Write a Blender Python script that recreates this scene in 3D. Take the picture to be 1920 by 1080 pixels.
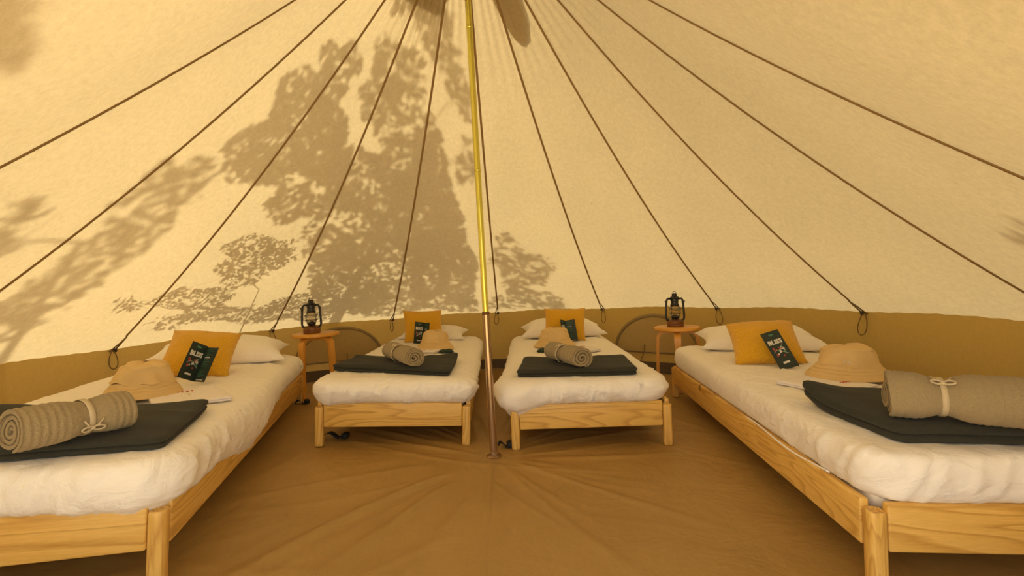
import bpy, math, random
import numpy as np
from mathutils import Matrix, Vector, Euler

PI = math.pi
rad = math.radians
SC = bpy.context.scene
COL = SC.collection
for _o in list(bpy.data.objects):
    bpy.data.objects.remove(_o, do_unlink=True)

# ------------------------------------------------------------------ camera
CAM_Z = 0.8525
cd = bpy.data.cameras.new('camera')
cam = bpy.data.objects.new('camera', cd)
COL.objects.link(cam)
cd.sensor_width = 36.0
cd.lens = 821.2 / 1920 * 36.0
cd.clip_start = 0.02
cam.matrix_world = (Matrix.Translation((0, 0, CAM_Z)) @ Matrix.Rotation(PI / 2 - 0.0045, 4, 'X')
                    @ Matrix.Rotation(-0.0429, 4, 'Z'))
SC.camera = cam

# ------------------------------------------------------------------ sky, sun, exposure
SUN_AZ, SUN_EL = rad(-70), rad(65)
SDIR = Vector((math.sin(SUN_AZ) * math.cos(SUN_EL), math.cos(SUN_AZ) * math.cos(SUN_EL), math.sin(SUN_EL)))
world = bpy.data.worlds.new('world')
SC.world = world
world.use_nodes = True
wn = world.node_tree
wn.nodes.clear()
sky = wn.nodes.new('ShaderNodeTexSky')
sky.sky_type = 'NISHITA'
sky.sun_disc = False
sky.sun_elevation = SUN_EL
sky.sun_rotation = SUN_AZ
sky.air_density = 0.7
sky.dust_density = 4.0
bg = wn.nodes.new('ShaderNodeBackground')
bg.inputs['Strength'].default_value = 0.27
wo = wn.nodes.new('ShaderNodeOutputWorld')
wb = wn.nodes.new('ShaderNodeMixRGB')          # warm white balance of the photograph
wb.blend_type = 'MULTIPLY'
wb.inputs[0].default_value = 1.0
wb.inputs[2].default_value = (1.0, .84, .60, 1)
wn.links.new(sky.outputs[0], wb.inputs[1])
wn.links.new(wb.outputs[0], bg.inputs['Color'])
wn.links.new(bg.outputs[0], wo.inputs['Surface'])

sl = bpy.data.lights.new('sun', 'SUN')
sl.energy = 5.5
sl.angle = rad(0.53)
sl.color = (1.0, 0.93, 0.80)
sun = bpy.data.objects.new('sun', sl)
COL.objects.link(sun)
sun.rotation_euler = SDIR.to_track_quat('Z', 'Y').to_euler()
sun.location = (-4, 3, 8)

SC.view_settings.view_transform = 'Standard'
SC.view_settings.look = 'None'
SC.view_settings.gamma = 1.0
SC.view_settings.use_curve_mapping = False
SC.view_settings.exposure = 1.95

# ------------------------------------------------------------------ ground shape shared by floor and furniture
KL, KR = 0.0719, -0.0010


def _sp(x):
    return 0.25 * np.log1p(np.exp(np.asarray(x) / 0.25))


def zf(x):
    return KL * _sp(-np.asarray(x, float) - 0.55) + KR * _sp(np.asarray(x, float) - 0.55)


def zfs(x):
    return float((zf(x + .01) - zf(x - .01)) / .02)


TCX, TCY = -0.1264, 2.1928          # foot of the pole, centre of the tent
TH0, DTH = -0.0125, 2 * PI / 14
TR, HEM, APEX, SAG, LEAN, HT = 2.4002, 0.5826, 2.8878, 0.1306, -0.014, 0.0136

# ------------------------------------------------------------------ small helpers


def vnoise(x, y, seed=0):
    """smooth value noise 0..1 on numpy arrays"""
    x = np.asarray(x, float) + seed * 17.31
    y = np.asarray(y, float) + seed * 5.77
    x, y = np.broadcast_arrays(x, y)
    xi = np.floor(x).astype(np.int64)
    yi = np.floor(y).astype(np.int64)
    fx = x - xi
    fy = y - yi
    fx = fx * fx * (3 - 2 * fx)
    fy = fy * fy * (3 - 2 * fy)

    def hsh(a, b):
        h = (a * 374761393 + b * 668265263 + seed * 974711) & 0x7fffffff
        h = ((h ^ (h >> 13)) * 1274126177) & 0x7fffffff
        return ((h ^ (h >> 16)) & 0xffff) / 65535.0
    return (hsh(xi, yi) * (1 - fx) + hsh(xi + 1, yi) * fx) * (1 - fy) + (hsh(xi, yi + 1) * (1 - fx) + hsh(xi + 1, yi + 1) * fx) * fy


def link(name, me, mat=None, parent=None, smooth=True, mw=None):
    o = bpy.data.objects.new(name, me)
    COL.objects.link(o)
    if mat is not None:
        me.materials.append(mat)
    if smooth and len(me.polygons):
        me.polygons.foreach_set('use_smooth', [True] * len(me.polygons))
    if parent is not None:
        o.parent = parent
    if mw is not None:
        o.matrix_world = mw
    return o


def mesh(name, V, F):
    me = bpy.data.meshes.new(name)
    V = np.asarray(V, float).reshape(-1, 3)
    me.from_pydata([tuple(v) for v in V.tolist()], [], [tuple(f) for f in F])
    me.update()
    return me


class MB:
    """collects verts and faces of one mesh"""

    def __init__(s):
        s.v = []
        s.f = []
        s.n = 0

    def add(s, V, F):
        V = np.asarray(V, float).reshape(-1, 3)
        s.v.append(V)
        s.f += [tuple(int(i) + s.n for i in f) for f in F]
        s.n += len(V)
        return s

    def box(s, x0, x1, y0, y1, z0, z1, b=0.0):
        if b <= 0:
            V = [(x, y, z) for z in (z0, z1) for y in (y0, y1) for x in (x0, x1)]
            return s.add(V, [(0, 2, 3, 1), (4, 5, 7, 6), (0, 1, 5, 4), (2, 6, 7, 3), (0, 4, 6, 2), (1, 3, 7, 5)])
        import bmesh
        bm = bmesh.new()
        bmesh.ops.create_cube(bm, size=1)
        for v in bm.verts:
            v.co = Vector(((x0 + x1) / 2 + v.co.x * (x1 - x0), (y0 + y1) / 2 + v.co.y * (y1 - y0), (z0 + z1) / 2 + v.co.z * (z1 - z0)))
        bmesh.ops.bevel(bm, geom=bm.edges[:], offset=b, segments=3, profile=.5, affect='EDGES')
        bm.verts.index_update()
        s.add([tuple(v.co) for v in bm.verts], [[v.index for v in f.verts] for f in bm.faces])
        bm.free()
        return s

    def prism(s, pts, z0, z1, axis='z'):
        n = len(pts)
        V = [(p[0], p[1], z0) for p in pts] + [(p[0], p[1], z1) for p in pts]
        F = [tuple(range(n - 1, -1, -1)), tuple(range(n, 2 * n))] + [(i, (i + 1) % n, n + (i + 1) % n, n + i) for i in range(n)]
        V = np.array(V)
        if axis == 'y':
            V = V[:, [0, 2, 1]]
            F = [f[::-1] for f in F]
        if axis == 'x':
            V = V[:, [2, 0, 1]]
        return s.add(V, F)

    def tube(s, pts, r, n=8, closed=False, flat=1.0):
        P = np.asarray(pts, float)
        m = len(P)
        R = np.broadcast_to(np.asarray(r, float), (m,))
        if closed:
            T = np.roll(P, -1, 0) - np.roll(P, 1, 0)
        else:
            T = np.gradient(P, axis=0)
        T /= np.linalg.norm(T, axis=1)[:, None] + 1e-12
        up = np.array([0, 0, 1.0]) if abs(T[0][2]) < .9 else np.array([1.0, 0, 0])
        N = []
        prev = up - T[0] * up.dot(T[0])
        prev /= np.linalg.norm(prev)
        for t in T:
            q = prev - t * prev.dot(t)
            q /= np.linalg.norm(q) + 1e-12
            N.append(q)
            prev = q
        N = np.array(N)
        B = np.cross(T, N)
        a = np.linspace(0, 2 * PI, n, endpoint=False)
        V = P[:, None, :] + R[:, None, None] * (np.cos(a)[None, :, None] * N[:, None, :] * flat + np.sin(a)[None, :, None] * B[:, None, :])
        F = []
        for i in range(m if closed else m - 1):
            j = (i + 1) % m
            for k in range(n):
                F.append((i * n + k, i * n + (k + 1) % n, j * n + (k + 1) % n, j * n + k))
        if not closed:
            F.append(tuple(range(n - 1, -1, -1)))
            F.append(tuple((m - 1) * n + k for k in range(n)))
        return s.add(V, F)

    def lathe(s, prof, n=32, c=(0, 0, 0)):
        P = np.asarray(prof, float)
        a = np.linspace(0, 2 * PI, n, endpoint=False)
        V = np.stack([P[:, 0, None] * np.cos(a) + c[0], P[:, 0, None] * np.sin(a) + c[1], np.broadcast_to(P[:, 1, None], (len(P), n)) + c[2]], -1)
        F = []
        for i in range(len(P) - 1):
            for k in range(n):
                F.append((i * n + k, i * n + (k + 1) % n, (i + 1) * n + (k + 1) % n, (i + 1) * n + k))
        F.append(tuple(range(n - 1, -1, -1)))
        F.append(tuple((len(P) - 1) * n + k for k in range(n)))
        return s.add(V, F)

    def build(s, name, mat=None, parent=None, smooth=True, mw=None, sharp=None):
        me = mesh(name, np.concatenate(s.v), s.f)
        o = link(name, me, mat, parent, smooth, mw)
        if sharp:
            me.set_sharp_from_angle(angle=rad(sharp))
        return o


def grid_faces(m, n, wrap=False, flip=False):
    F = []
    for i in range(m - 1):
        for j in range(n if wrap else n - 1):
            k = (j + 1) % n
            f = (i * n + j, i * n + k, (i + 1) * n + k, (i + 1) * n + j)
            F.append(f[::-1] if flip else f)
    return F


def tag(o, label=None, cat=None, group=None, kind=None):
    if label:
        o['label'] = label
    if cat:
        o['category'] = cat
    if group:
        o['group'] = group
    if kind:
        o['kind'] = kind
    return o


def empty(name, mw):
    o = bpy.data.objects.new(name, None)
    o.empty_display_size = .05
    COL.objects.link(o)
    o.matrix_world = mw
    return o


def clean(me, dist=1e-5):
    import bmesh
    bm = bmesh.new()
    bm.from_mesh(me)
    bmesh.ops.remove_doubles(bm, verts=bm.verts[:], dist=dist)
    bm.to_mesh(me)
    bm.free()
    me.polygons.foreach_set('use_smooth', [True] * len(me.polygons))
    return me


# ------------------------------------------------------------------ materials
class NT:
    def __init__(s, name):
        s.m = bpy.data.materials.new(name)
        s.m.use_nodes = True
        s.t = s.m.node_tree
        s.t.nodes.clear()
        s.out = s.t.nodes.new('ShaderNodeOutputMaterial')

    def n(s, typ, **kw):
        kw = {k: ((*v, 1) if k in ('Color',) and isinstance(v, tuple) and len(v) == 3 else v) for k, v in kw.items()}
        nd = s.t.nodes.new('ShaderNode' + typ)
        for k, v in kw.items():
            if k[0] == '_':
                setattr(nd, k[1:], v)
            else:
                key = k.replace('__', ' ')
                sock = nd.inputs[int(key[1:])] if key[0] == 'i' and key[1:].isdigit() else nd.inputs[key]
                if isinstance(v, bpy.types.NodeSocket):
                    s.t.links.new(v, sock)
                else:
                    sock.default_value = v
        return nd

    def ramp(s, fac, stops):
        r = s.n('ValToRGB', i0=fac)
        e = r.color_ramp.elements
        while len(e) > 1:
            e.remove(e[-1])
        for i, (p, c) in enumerate(stops):
            x = e[0] if i == 0 else e.new(p)
            x.position = p
            x.color = (*c, 1)
        return r.outputs[0]

    def mapping(s, scale=(1, 1, 1), rot=(0, 0, 0), src='Object'):
        tc = s.n('TexCoord')
        mp = s.n('Mapping', i0=tc.outputs[src])
        mp.inputs['Scale'].default_value = scale
        mp.inputs['Rotation'].default_value = rot
        return mp.outputs[0]

    def noise(s, vec, scale, detail=3, rough=.5, dist=0.0):
        nn = s.n('TexNoise', Vector=vec, Scale=scale, Detail=detail, Roughness=rough, Distortion=dist)
        return nn.outputs['Fac']

    def mix(s, fac, a, b, mode='MIX'):
        m = s.n('MixRGB', _blend_type=mode)
        for k, v in ((0, fac), (1, a), (2, b)):
            if isinstance(v, bpy.types.NodeSocket):
                s.t.links.new(v, m.inputs[k])
            elif k == 0:
                m.inputs[0].default_value = v
            else:
                m.inputs[k].default_value = (*v, 1)
        return m.outputs[0]

    def math(s, op, a, b=0.0):
        m = s.n('Math', _operation=op)
        for k, v in ((0, a), (1, b)):
            if isinstance(v, bpy.types.NodeSocket):
                s.t.links.new(v, m.inputs[k])
            else:
                m.inputs[k].default_value = v
        return m.outputs[0]

    def bump(s, h, strength=.3, dist=.01):
        return s.n('Bump', Height=h, Strength=strength, Distance=dist).outputs[0]

    def done(s, sh):
        s.t.links.new(sh, s.out.inputs['Surface'])
        return s.m

    def pbr(s, col, rough=.6, metal=0.0, normal=None, **kw):
        p = s.n('BsdfPrincipled')
        if isinstance(col, bpy.types.NodeSocket):
            s.t.links.new(col, p.inputs['Base Color'])
        else:
            p.inputs['Base Color'].default_value = (*col, 1)
        if isinstance(rough, bpy.types.NodeSocket):
            s.t.links.new(rough, p.inputs['Roughness'])
        else:
            p.inputs['Roughness'].default_value = rough
        p.inputs['Metallic'].default_value = metal
        if normal is not None:
            s.t.links.new(normal, p.inputs['Normal'])
        for k, v in kw.items():
            p.inputs[k.replace('__', ' ')].default_value = v
        return s.done(p.outputs[0])


def plain(name, col, rough=.6, metal=0.0, nscale=0, var=.1, bstr=0.0, **kw):
    t = NT(name)
    c = col
    nrm = None
    if nscale:
        v = t.mapping()
        f = t.noise(v, nscale, 4)
        c = t.mix(f, tuple(x * (1 - var) for x in col), tuple(min(1, x * (1 + var)) for x in col))
        if bstr:
            nrm = t.bump(f, bstr, .004)
    return t.pbr(c, rough, metal, nrm, **kw)


def canvas_mat(name, refl, trans, tfac, slub=.09, specks=True, bump=.25):
    t = NT(name)
    v = t.mapping()
    big = t.noise(v, 1.6, 5, .6)
    fine = t.noise(v, 46, 4, .65)
    vs = t.mapping((1, 1, .12))
    thread = t.noise(vs, 170, 2, .5)
    k = t.math('ADD', t.math('MULTIPLY', fine, .6), t.math('ADD', t.math('MULTIPLY', big, .3), t.math('MULTIPLY', thread, .3)))
    fac = t.n('MapRange', i0=k, i1=.40, i2=.80, i3=1 - slub * 1.6, i4=1 + slub).outputs[0]
    if specks:
        sp = t.n('TexVoronoi', Vector=v, Scale=3.1)
        dot = t.n('MapRange', i0=sp.outputs['Distance'], i1=.012, i2=.03, i3=.72, i4=1.0).outputs[0]
        fac = t.math('MULTIPLY', fac, dot)
    comb = t.n('CombineColor', Red=fac, Green=fac, Blue=fac).outputs[0]
    cr = t.mix(1.0, refl, comb, 'MULTIPLY')
    ct = t.mix(1.0, trans, comb, 'MULTIPLY')
    nrm = t.bump(t.math('ADD', fine, t.math('MULTIPLY', thread, .5)), bump, .003)
    d = t.n('BsdfDiffuse', Color=cr, Normal=nrm, Roughness=.5).outputs[0]
    tr = t.n('BsdfTranslucent', Color=ct, Normal=nrm).outputs[0]
    mx = t.n('MixShader', i0=tfac, i1=d, i2=tr).outputs[0]
    return t.done(mx)


M = {}
M['roof'] = canvas_mat('roof_canvas', (.385, .295, .165), (.86, .68, .34), .082)
M['flap'] = canvas_mat('flap_canvas', (.44, .36, .21), (.80, .62, .33), .11, specks=False)
M['wall'] = canvas_mat('wall_canvas', (.62, .435, .125), (.50, .33, .10), .02, .05, specks=False, bump=.12)
M['window_flap'] = canvas_mat('window_flap_canvas', (.56, .41, .165), (.50, .35, .12), .02, .05, specks=False, bump=.12)
M['zip'] = plain('zip_tape', (.31, .22, .09), .8, nscale=90, var=.2, bstr=.2)
M['mud'] = plain('mud_flap', (.075, .042, .016), .55, nscale=12, var=.3)
M['tape'] = plain('seam_tape', (.27, .16, .055), .85, nscale=120, var=.2, bstr=.3)
M['hook'] = plain('hook_plastic', (.03, .018, .012), .4, nscale=30)
M['cord'] = plain('cord', (.20, .13, .05), .9, nscale=200, var=.3, bstr=.3)


def floor_mat():
    t = NT('groundsheet')
    v = t.mapping()
    a = t.noise(v, 1.3, 5, .6, .4)
    b = t.noise(v, 260, 2, .5)
    c = t.ramp(a, [(.3, (.35, .202, .050)), (.55, (.405, .235, .060)), (.8, (.45, .268, .072))])
    w = t.noise(v, 4, 5, .5, .5)
    w2 = t.noise(v, 18, 4, .55, .3)
    h = t.math('ADD', t.math('MULTIPLY', w, 1.0), t.math('ADD', t.math('MULTIPLY', w2, .12), t.math('MULTIPLY', b, .02)))
    return t.pbr(c, .50, 0, t.bump(h, .5, .03))


M['floor'] = floor_mat()


def pine(axis, name='pine'):
    t = NT(name + '_' + axis)
    sc = {'x': (.9, 9, 9), 'y': (9, .9, 9), 'z': (9, 9, .9)}[axis]
    tc = t.n('TexCoord')
    oi = t.n('ObjectInfo')
    off = t.n('VectorMath', _operation='SCALE', i0=(7.1, 3.3, 5.7))
    t.t.links.new(oi.outputs['Random'], off.inputs['Scale'])
    ad = t.n('VectorMath', _operation='ADD', i0=tc.outputs['Object'], i1=off.outputs[0])
    mp = t.n('Mapping', i0=ad.outputs[0])
    mp.inputs['Scale'].default_value = sc
    v = mp.outputs[0]
    big = t.noise(v, .9, 2, .4, .8)
    rings = t.math('FRACT', t.math('MULTIPLY', big, 13.0))
    fib = t.noise(t.n('Mapping', i0=v, i3=(1, 1, 1)).outputs[0], 22, 3, .6)
    c = t.ramp(rings, [(0.0, (.84, .52, .13)), (.55, (.78, .46, .10)), (.85, (.52, .24, .035)), (1.0, (.80, .48, .11))])
    c = t.mix(.35, c, t.ramp(fib, [(.3, (.66, .36, .07)), (.7, (.88, .58, .17))]))
    vor = t.n('TexVoronoi', Vector=ad.outputs[0], Scale=3.2)
    kn = t.n('MapRange', i0=vor.outputs['Distance'], i1=.035, i2=.08, i3=1.0, i4=0.0).outputs[0]
    c = t.mix(kn, c, (.22, .085, .018))
    return t.pbr(c, .42, 0, t.bump(t.math('ADD', rings, fib), .06, .002))


for ax in 'xyz':
    M['pine_' + ax] = pine(ax)
M['birch'] = plain('stained_birch', (.72, .34, .05), .38, nscale=9, var=.18)


def sheet_mat(name, col, scale=1.0):
    t = NT(name)
    v = t.mapping((1, 1, 1.6))
    w = t.noise(v, 7 * scale, 5, .55, 1.6)
    w2 = t.noise(v, 26 * scale, 3, .6, .6)
    h = t.math('ADD', w, t.math('MULTIPLY', w2, .22))
    return t.pbr(col, .85, 0, t.bump(h, .45, .025), Sheen__Weight=.1)


M['sheet'] = sheet_mat('white_cotton', (.94, .87, .77))
M['pillow'] = sheet_mat('pillow_cotton', (.94, .87, .77), 1.3)
M['foam'] = plain('mattress_ticking', (.88, .78, .62), .9, nscale=60)
M['shirt'] = sheet_mat('shirt_cotton', (.88, .80, .74), 1.5)
M['red'] = plain('red_print', (.62, .13, .06), .7, nscale=50)
M['white_thread'] = plain('white_thread', (.85, .78, .70), .7, nscale=50)


def blanket_mat():
    t = NT('charcoal_fleece')
    v = t.mapping()
    a = t.noise(v, 9, 4, .6)
    b = t.noise(v, 240, 3, .7)
    c = t.mix(a, (.013, .0125, .007), (.028, .026, .015))
    c = t.mix(t.math('MULTIPLY', b, .5), c, (.06, .056, .038))
    return t.pbr(c, .95, 0, t.bump(t.math('ADD', b, t.math('MULTIPLY', a, 3.0)), .5, .004), Sheen__Weight=.05)


M['blanket'] = blanket_mat()


def towel_mat():
    t = NT('beige_terry')
    v = t.mapping()
    b = t.noise(v, 190, 3, .75)
    a = t.noise(v, 12, 3, .6)
    c = t.mix(b, (.26, .19, .09), (.46, .355, .19))
    c = t.mix(t.math('MULTIPLY', a, .4), c, (.34, .25, .14))
    return t.pbr(c, .98, 0, t.bump(b, .9, .004), Sheen__Weight=.1)


M['towel'] = towel_mat()
M['ribbon'] = plain('beige_ribbon', (.56, .45, .28), .6, nscale=80)


def cushion_mat():
    t = NT('mustard_knit')
    v = t.mapping((1, 1, 1), (0, 0, rad(45)))
    ch = t.n('TexWave', Vector=v, Scale=42.0, Distortion=1.5, _wave_type='BANDS', _bands_direction='X')
    ch2 = t.n('TexWave', Vector=v, Scale=42.0, Distortion=1.5, _wave_type='BANDS', _bands_direction='Y')
    h = t.math('MULTIPLY', ch.outputs['Fac'], ch2.outputs['Fac'])
    c = t.mix(h, (.72, .36, .008), (.92, .53, .018))
    return t.pbr(c, .92, 0, t.bump(h, .6, .004), Sheen__Weight=.25)


M['cushion'] = cushion_mat()


def hat_mat():
    t = NT('khaki_cotton')
    v = t.mapping()
    a = t.noise(v, 7, 4, .6, .5)
    b = t.noise(v, 300, 2, .6)
    c = t.mix(a, (.70, .47, .19), (.80, .57, .26))
    return t.pbr(c, .88, 0, t.bump(t.math('ADD', t.math('MULTIPLY', b, .15), a), .45, .015))


M['hat'] = hat_mat()
M['leaflet'] = plain('green_card', (.020, .034, .026), .45, nscale=20)
M['art_white'] = plain('print_white', (.74, .70, .62), .6)
M['art_red'] = plain('print_red', (.36, .07, .05), .6)
M['art_green'] = plain('print_green', (.07, .22, .13), .6)
M['pouch'] = plain('green_pouch', (.012, .035, .022), .8, nscale=80, bstr=.3)
M['black'] = plain('black_enamel', (.014, .012, .011), .32, nscale=25)
M['copper'] = plain('rusty_copper', (.20, .09, .035), .42, .6, nscale=35, var=.5)
M['strap'] = plain('black_webbing', (.012, .011, .010), .7, nscale=60)


def glass_mat():
    t = NT('lamp_glass')
    g = t.n('BsdfGlass', Color=(.95, .93, .88, 1), Roughness=.03, IOR=1.3).outputs[0]
    tr = t.n('BsdfTransparent', Color=(.96, .94, .9, 1)).outputs[0]
    return t.done(t.n('MixShader', i0=.55, i1=g, i2=tr).outputs[0])


M['glass'] = glass_mat()


def pole_mat(name, c1, c2, rough):
    t = NT(name)
    v = t.mapping((1, 1, .12))
    a = t.noise(v, 18, 3, .6)
    c = t.mix(a, c1, c2)
    return t.pbr(c, rough, .85, t.bump(t.noise(v, 120, 2), .08, .002))


M['pole_top'] = pole_mat('yellow_passivated_steel', (.60, .60, .10), (.85, .70, .16), .26)
M['pole_low'] = pole_mat('brown_steel', (.36, .235, .13), (.56, .40, .24), .24)
M['leaf'] = None


def leaf_mat():
    t = NT('leaf')
    d = t.n('BsdfDiffuse', Color=(.06, .14, .03, 1)).outputs[0]
    r = t.n('BsdfTranslucent', Color=(.06, .12, .02, 1)).outputs[0]
    return t.done(t.n('MixShader', i0=.2, i1=d, i2=r).outputs[0])


M['leaf'] = leaf_mat()
M['bark'] = plain('bark', (.12, .085, .06), .95, nscale=14, var=.4, bstr=.6)
M['grass'] = plain('grass_ground', (.42, .37, .24), .95, nscale=3, var=.35, bstr=.3)

# ================================================================== TENT
AX, AY = TCX + LEAN * APEX, TCY


def hem_z(th):
    th = np.asarray(th, float)
    th = (th + PI) % (2 * PI) - PI
    D = PI - np.abs(th)
    fr = ((th - TH0) / DTH) % 1.0
    return HEM + HT * np.sin(th) + 1.1 * np.exp(-(D / .36) ** 2) + .014 * np.sin(PI * fr) ** 2


def hem_r(th):
    fr = ((np.asarray(th, float) - TH0) / DTH) % 1.0
    return TR * (1 - .014 * np.sin(PI * fr) ** 2)


def roof_pt(th, s, off=0.0):
    th = np.asarray(th, float)
    s = np.asarray(s, float)
    th, s = np.broadcast_arrays(th, s)
    R = hem_r(th)
    zh = hem_z(th)
    x = AX + (TCX + R * np.sin(th) - AX) * s
    y = AY + (TCY + R * np.cos(th) - AY) * s
    z = APEX + (zh - APEX) * s - SAG * 4 * s * (1 - s)
    # normal (outward, upward)
    sl = (zh - APEX) / R
    nz = 1 / np.sqrt(1 + sl * sl)
    nr = -sl * nz
    # gathers below the apex, soft pulls elsewhere
    g = (.0028 + .007 * np.exp(-((th + .85) / .45) ** 2)) * np.exp(-((s - .15) / .12) ** 2) * np.sin(th * 58 + 3 * vnoise(th * 6, s * 4, 3))
    g = g + .010 * (vnoise(th * 5, s * 5, 5) - .5) * np.sin(PI * np.clip(s, 0, 1))
    fr = ((th - TH0) / DTH) % 1.0
    edge = np.minimum(fr, 1 - fr)
    g = g + .003 * np.exp(-((s - 1) / .10) ** 2) * np.sin(s * 40 + edge * 60)
    o = off + g * np.minimum(1, edge * 14)
    return np.stack([x + np.sin(th) * nr * o, y + np.cos(th) * nr * o, z + nz * o], -1)


def wall_pt(th, h, off=0.0):
    """h 0 at the floor, 1 at the hem; off > 0 goes inwards"""
    th = np.asarray(th, float)
    h = np.asarray(h, float)
    th, h = np.broadcast_arrays(th, h)
    R = hem_r(th) + .015 * (1 - h) + .010 * (vnoise(th * 4, h * 2, 9) - .5) * np.sin(PI * h) - off
    x = TCX + R * np.sin(th)
    y = TCY + R * np.cos(th)
    z0 = zf(np.clip(x, -2.6, 2.6)) + .0
    return np.stack([x, y, z0 + (hem_z(th) - z0) * h], -1)


ceiling = empty('ceiling', Matrix.Translation((AX, AY, APEX)))
tag(ceiling, 'cream canvas cone roof of the bell tent with leaf shadows, rising to the pole', 'tent roof', kind='structure')


def world_child(o, par):
    mw = o.matrix_world.copy()
    o.parent = par
    o.matrix_parent_inverse = par.matrix_world.inverted()
    return o


inv_keep = []
for k in range(-7, 7):
    t0, t1 = TH0 + k * DTH, TH0 + (k + 1) * DTH
    th = np.linspace(t0, t1, 33)[None, :] + np.zeros((56, 1))
    s = (np.linspace(.012, 1, 56) ** 1.0)[:, None] + np.zeros((1, 33))
    P = roof_pt(th, s)
    P[:, 0] = roof_pt(np.array(t0 + 1e-6), s[:, 0])
    P[:, -1] = roof_pt(np.array(t1 - 1e-6), s[:, 0])
    if k == -7 or k == 6:
        P[:, 0 if k == -7 else -1] = roof_pt(np.array(TH0 + 7 * DTH - 1e-6), s[:, 0])
    o = link('canvas_panel', mesh('canvas_panel', P, grid_faces(56, 33)), M['roof'])
    world_child(o, ceiling)
for k in range(-6, 8):
    t0 = TH0 + k * DTH
    ss = np.linspace(.03, .955, 40)
    pts = roof_pt(np.full(40, t0), ss, -.006)
    w = .0075
    mb = MB()
    tang = np.array([math.cos(t0), -math.sin(t0), 0.0])
    rr = np.array([-w, -w * .5, w * .5, w])
    hh = np.array([0, .0045, .0045, 0])
    V = pts[:, None, :] + rr[None, :, None] * tang + np.array([0, 0, -1.0]) * hh[None, :, None] + np.array([0, 0, .002])
    mb.add(V, grid_faces(40, 4))
    o = mb.build('seam_tape', M['tape'])
    world_child(o, ceiling)
    # end of the seam: split cord, dark hook on the hem, hanging loop
    rnd = random.Random(k * 7 + 3)
    A = roof_pt(np.array(t0), np.array(.955), -.010)
    Hk = roof_pt(np.array(t0), np.array(.998), -.014)
    sd = -1 if k > 0 else 1
    B2 = Hk + sd * -tang * .032 + np.array([0, 0, -.006])
    mb = MB()
    mb.tube([A, (A + Hk) / 2, Hk], .0045, 6)
    mb.tube([A, (A * .6 + B2 * .4) + tang * .004, B2], .0042, 6)
    world_child(mb.build('split_cord', M['cord']), ceiling)
    mb = MB()
    mb.lathe([(.001, -.013), (.008, -.012), (.012, -.004), (.012, .004), (.008, .012), (.001, .013)], 10, tuple(Hk))
    world_child(mb.build('hook', M['hook']), ceiling)
    L = .10 + .05 * rnd.random()
    wd = .012 + .018 * rnd.random()
    slant = (rnd.random() - .5) * .04
    inward = -np.array([math.sin(t0), math.cos(t0), 0])
    a = np.linspace(0, 2 * PI, 22)
    lp = [B2 * .5 + Hk * .5 + tang * (wd * math.sin(q) * (1 - .3 * math.cos(q)) + slant * (1 - math.cos(q)) / 2) + np.array([0, 0, -L * (1 - math.cos(q)) / 2]) + inward * (.006 + .012 * (1 - math.cos(q)) / 2) for q in a]
    mb = MB()
    mb.tube(lp, .0032, 6)
    world_child(mb.build('cord_loop', M['cord']), ceiling)

# vent covers sewn on the outside below the apex
for (tc, hw, tip, kind_) in [(.545, .088, .222, 'r'), (-.84, .14, .162, 's'), (2.2, .09, .222, 'r'), (-2.35, .09, .222, 'r')]:
    m, n = 26, 11
    s = np.linspace(.05, tip, m)[:, None] + np.zeros((1, n))
    prog = np.linspace(0, 1, m)
    if kind_ == 'r':
        wv = hw * np.sqrt(np.clip(1 - np.clip((prog - .45) / .55, 0, 1) ** 2.2, 0.0, 1))
    else:
        wv = hw * np.ones(m)
    uu = np.linspace(-1, 1, n)
    if kind_ == 's':
        s = s + .006 * np.abs(np.sin(uu * 9))[None, :] * prog[:, None]
    th = tc + (uu[None, :] * wv[:, None] + (.03 * prog[:, None] if kind_ == 'r' else 0)) / (TR * s)
    th = np.clip(th, tc - .75, tc + .75)
    P = roof_pt(th, s, .014)
    o = link('vent_cover', mesh('vent_cover', P, grid_faces(m, n)), M['flap'])
    world_child(o, ceiling)
mb = MB()
mb.lathe([(.075, -.075), (.05, -.03), (.028, .01), (.001, .02)], 24, (AX, AY, APEX))
world_child(mb.build('apex_cap', M['flap']), ceiling)

# walls
walls = {}
for nm, lab in (('back', 'tan canvas tent wall behind the bed heads, with two half-moon windows'),
                ('left', 'tan canvas tent wall beside the leftmost bed'),
                ('right', 'tan canvas tent wall beside the rightmost bed'),
                ('front', 'tan canvas tent wall on either side of the open doorway')):
    c = {'back': (TCX, TCY + TR, 0), 'left': (TCX - TR, TCY, .12), 'right': (TCX + TR, TCY, 0), 'front': (TCX + .9, TCY - TR * .9, 0)}[nm]
    walls[nm] = tag(empty('wall_' + nm, Matrix.Translation(c)), lab, 'tent wall', kind='structure')
for k in range(-7, 7):
    nm = 'back' if -2 <= k <= 1 else 'left' if -5 <= k <= -3 else 'right' if 2 <= k <= 4 else 'front'
    t0, t1 = TH0 + k * DTH, TH0 + (k + 1) * DTH
    if k in (-7, 6):
        continue
    if k == -6:
        t0 = max(t0, -PI + .50)
    if k == 5:
        t1 = min(t1, PI - .50)
    n, m = 33, 12
    th = np.linspace(t0, t1, n)[None, :] + np.zeros((m, 1))
    h = np.linspace(0, 1, m)[:, None] + np.zeros((1, n))
    P = wall_pt(th, h)
    P[-1] = roof_pt(np.clip(th[-1], t0 + 1e-6, t1 - 1e-6), np.ones(n))
    o = link('canvas_panel', mesh('wall_panel', P, grid_faces(m, n, flip=True)), M['wall'])
    world_child(o, walls[nm])

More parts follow.
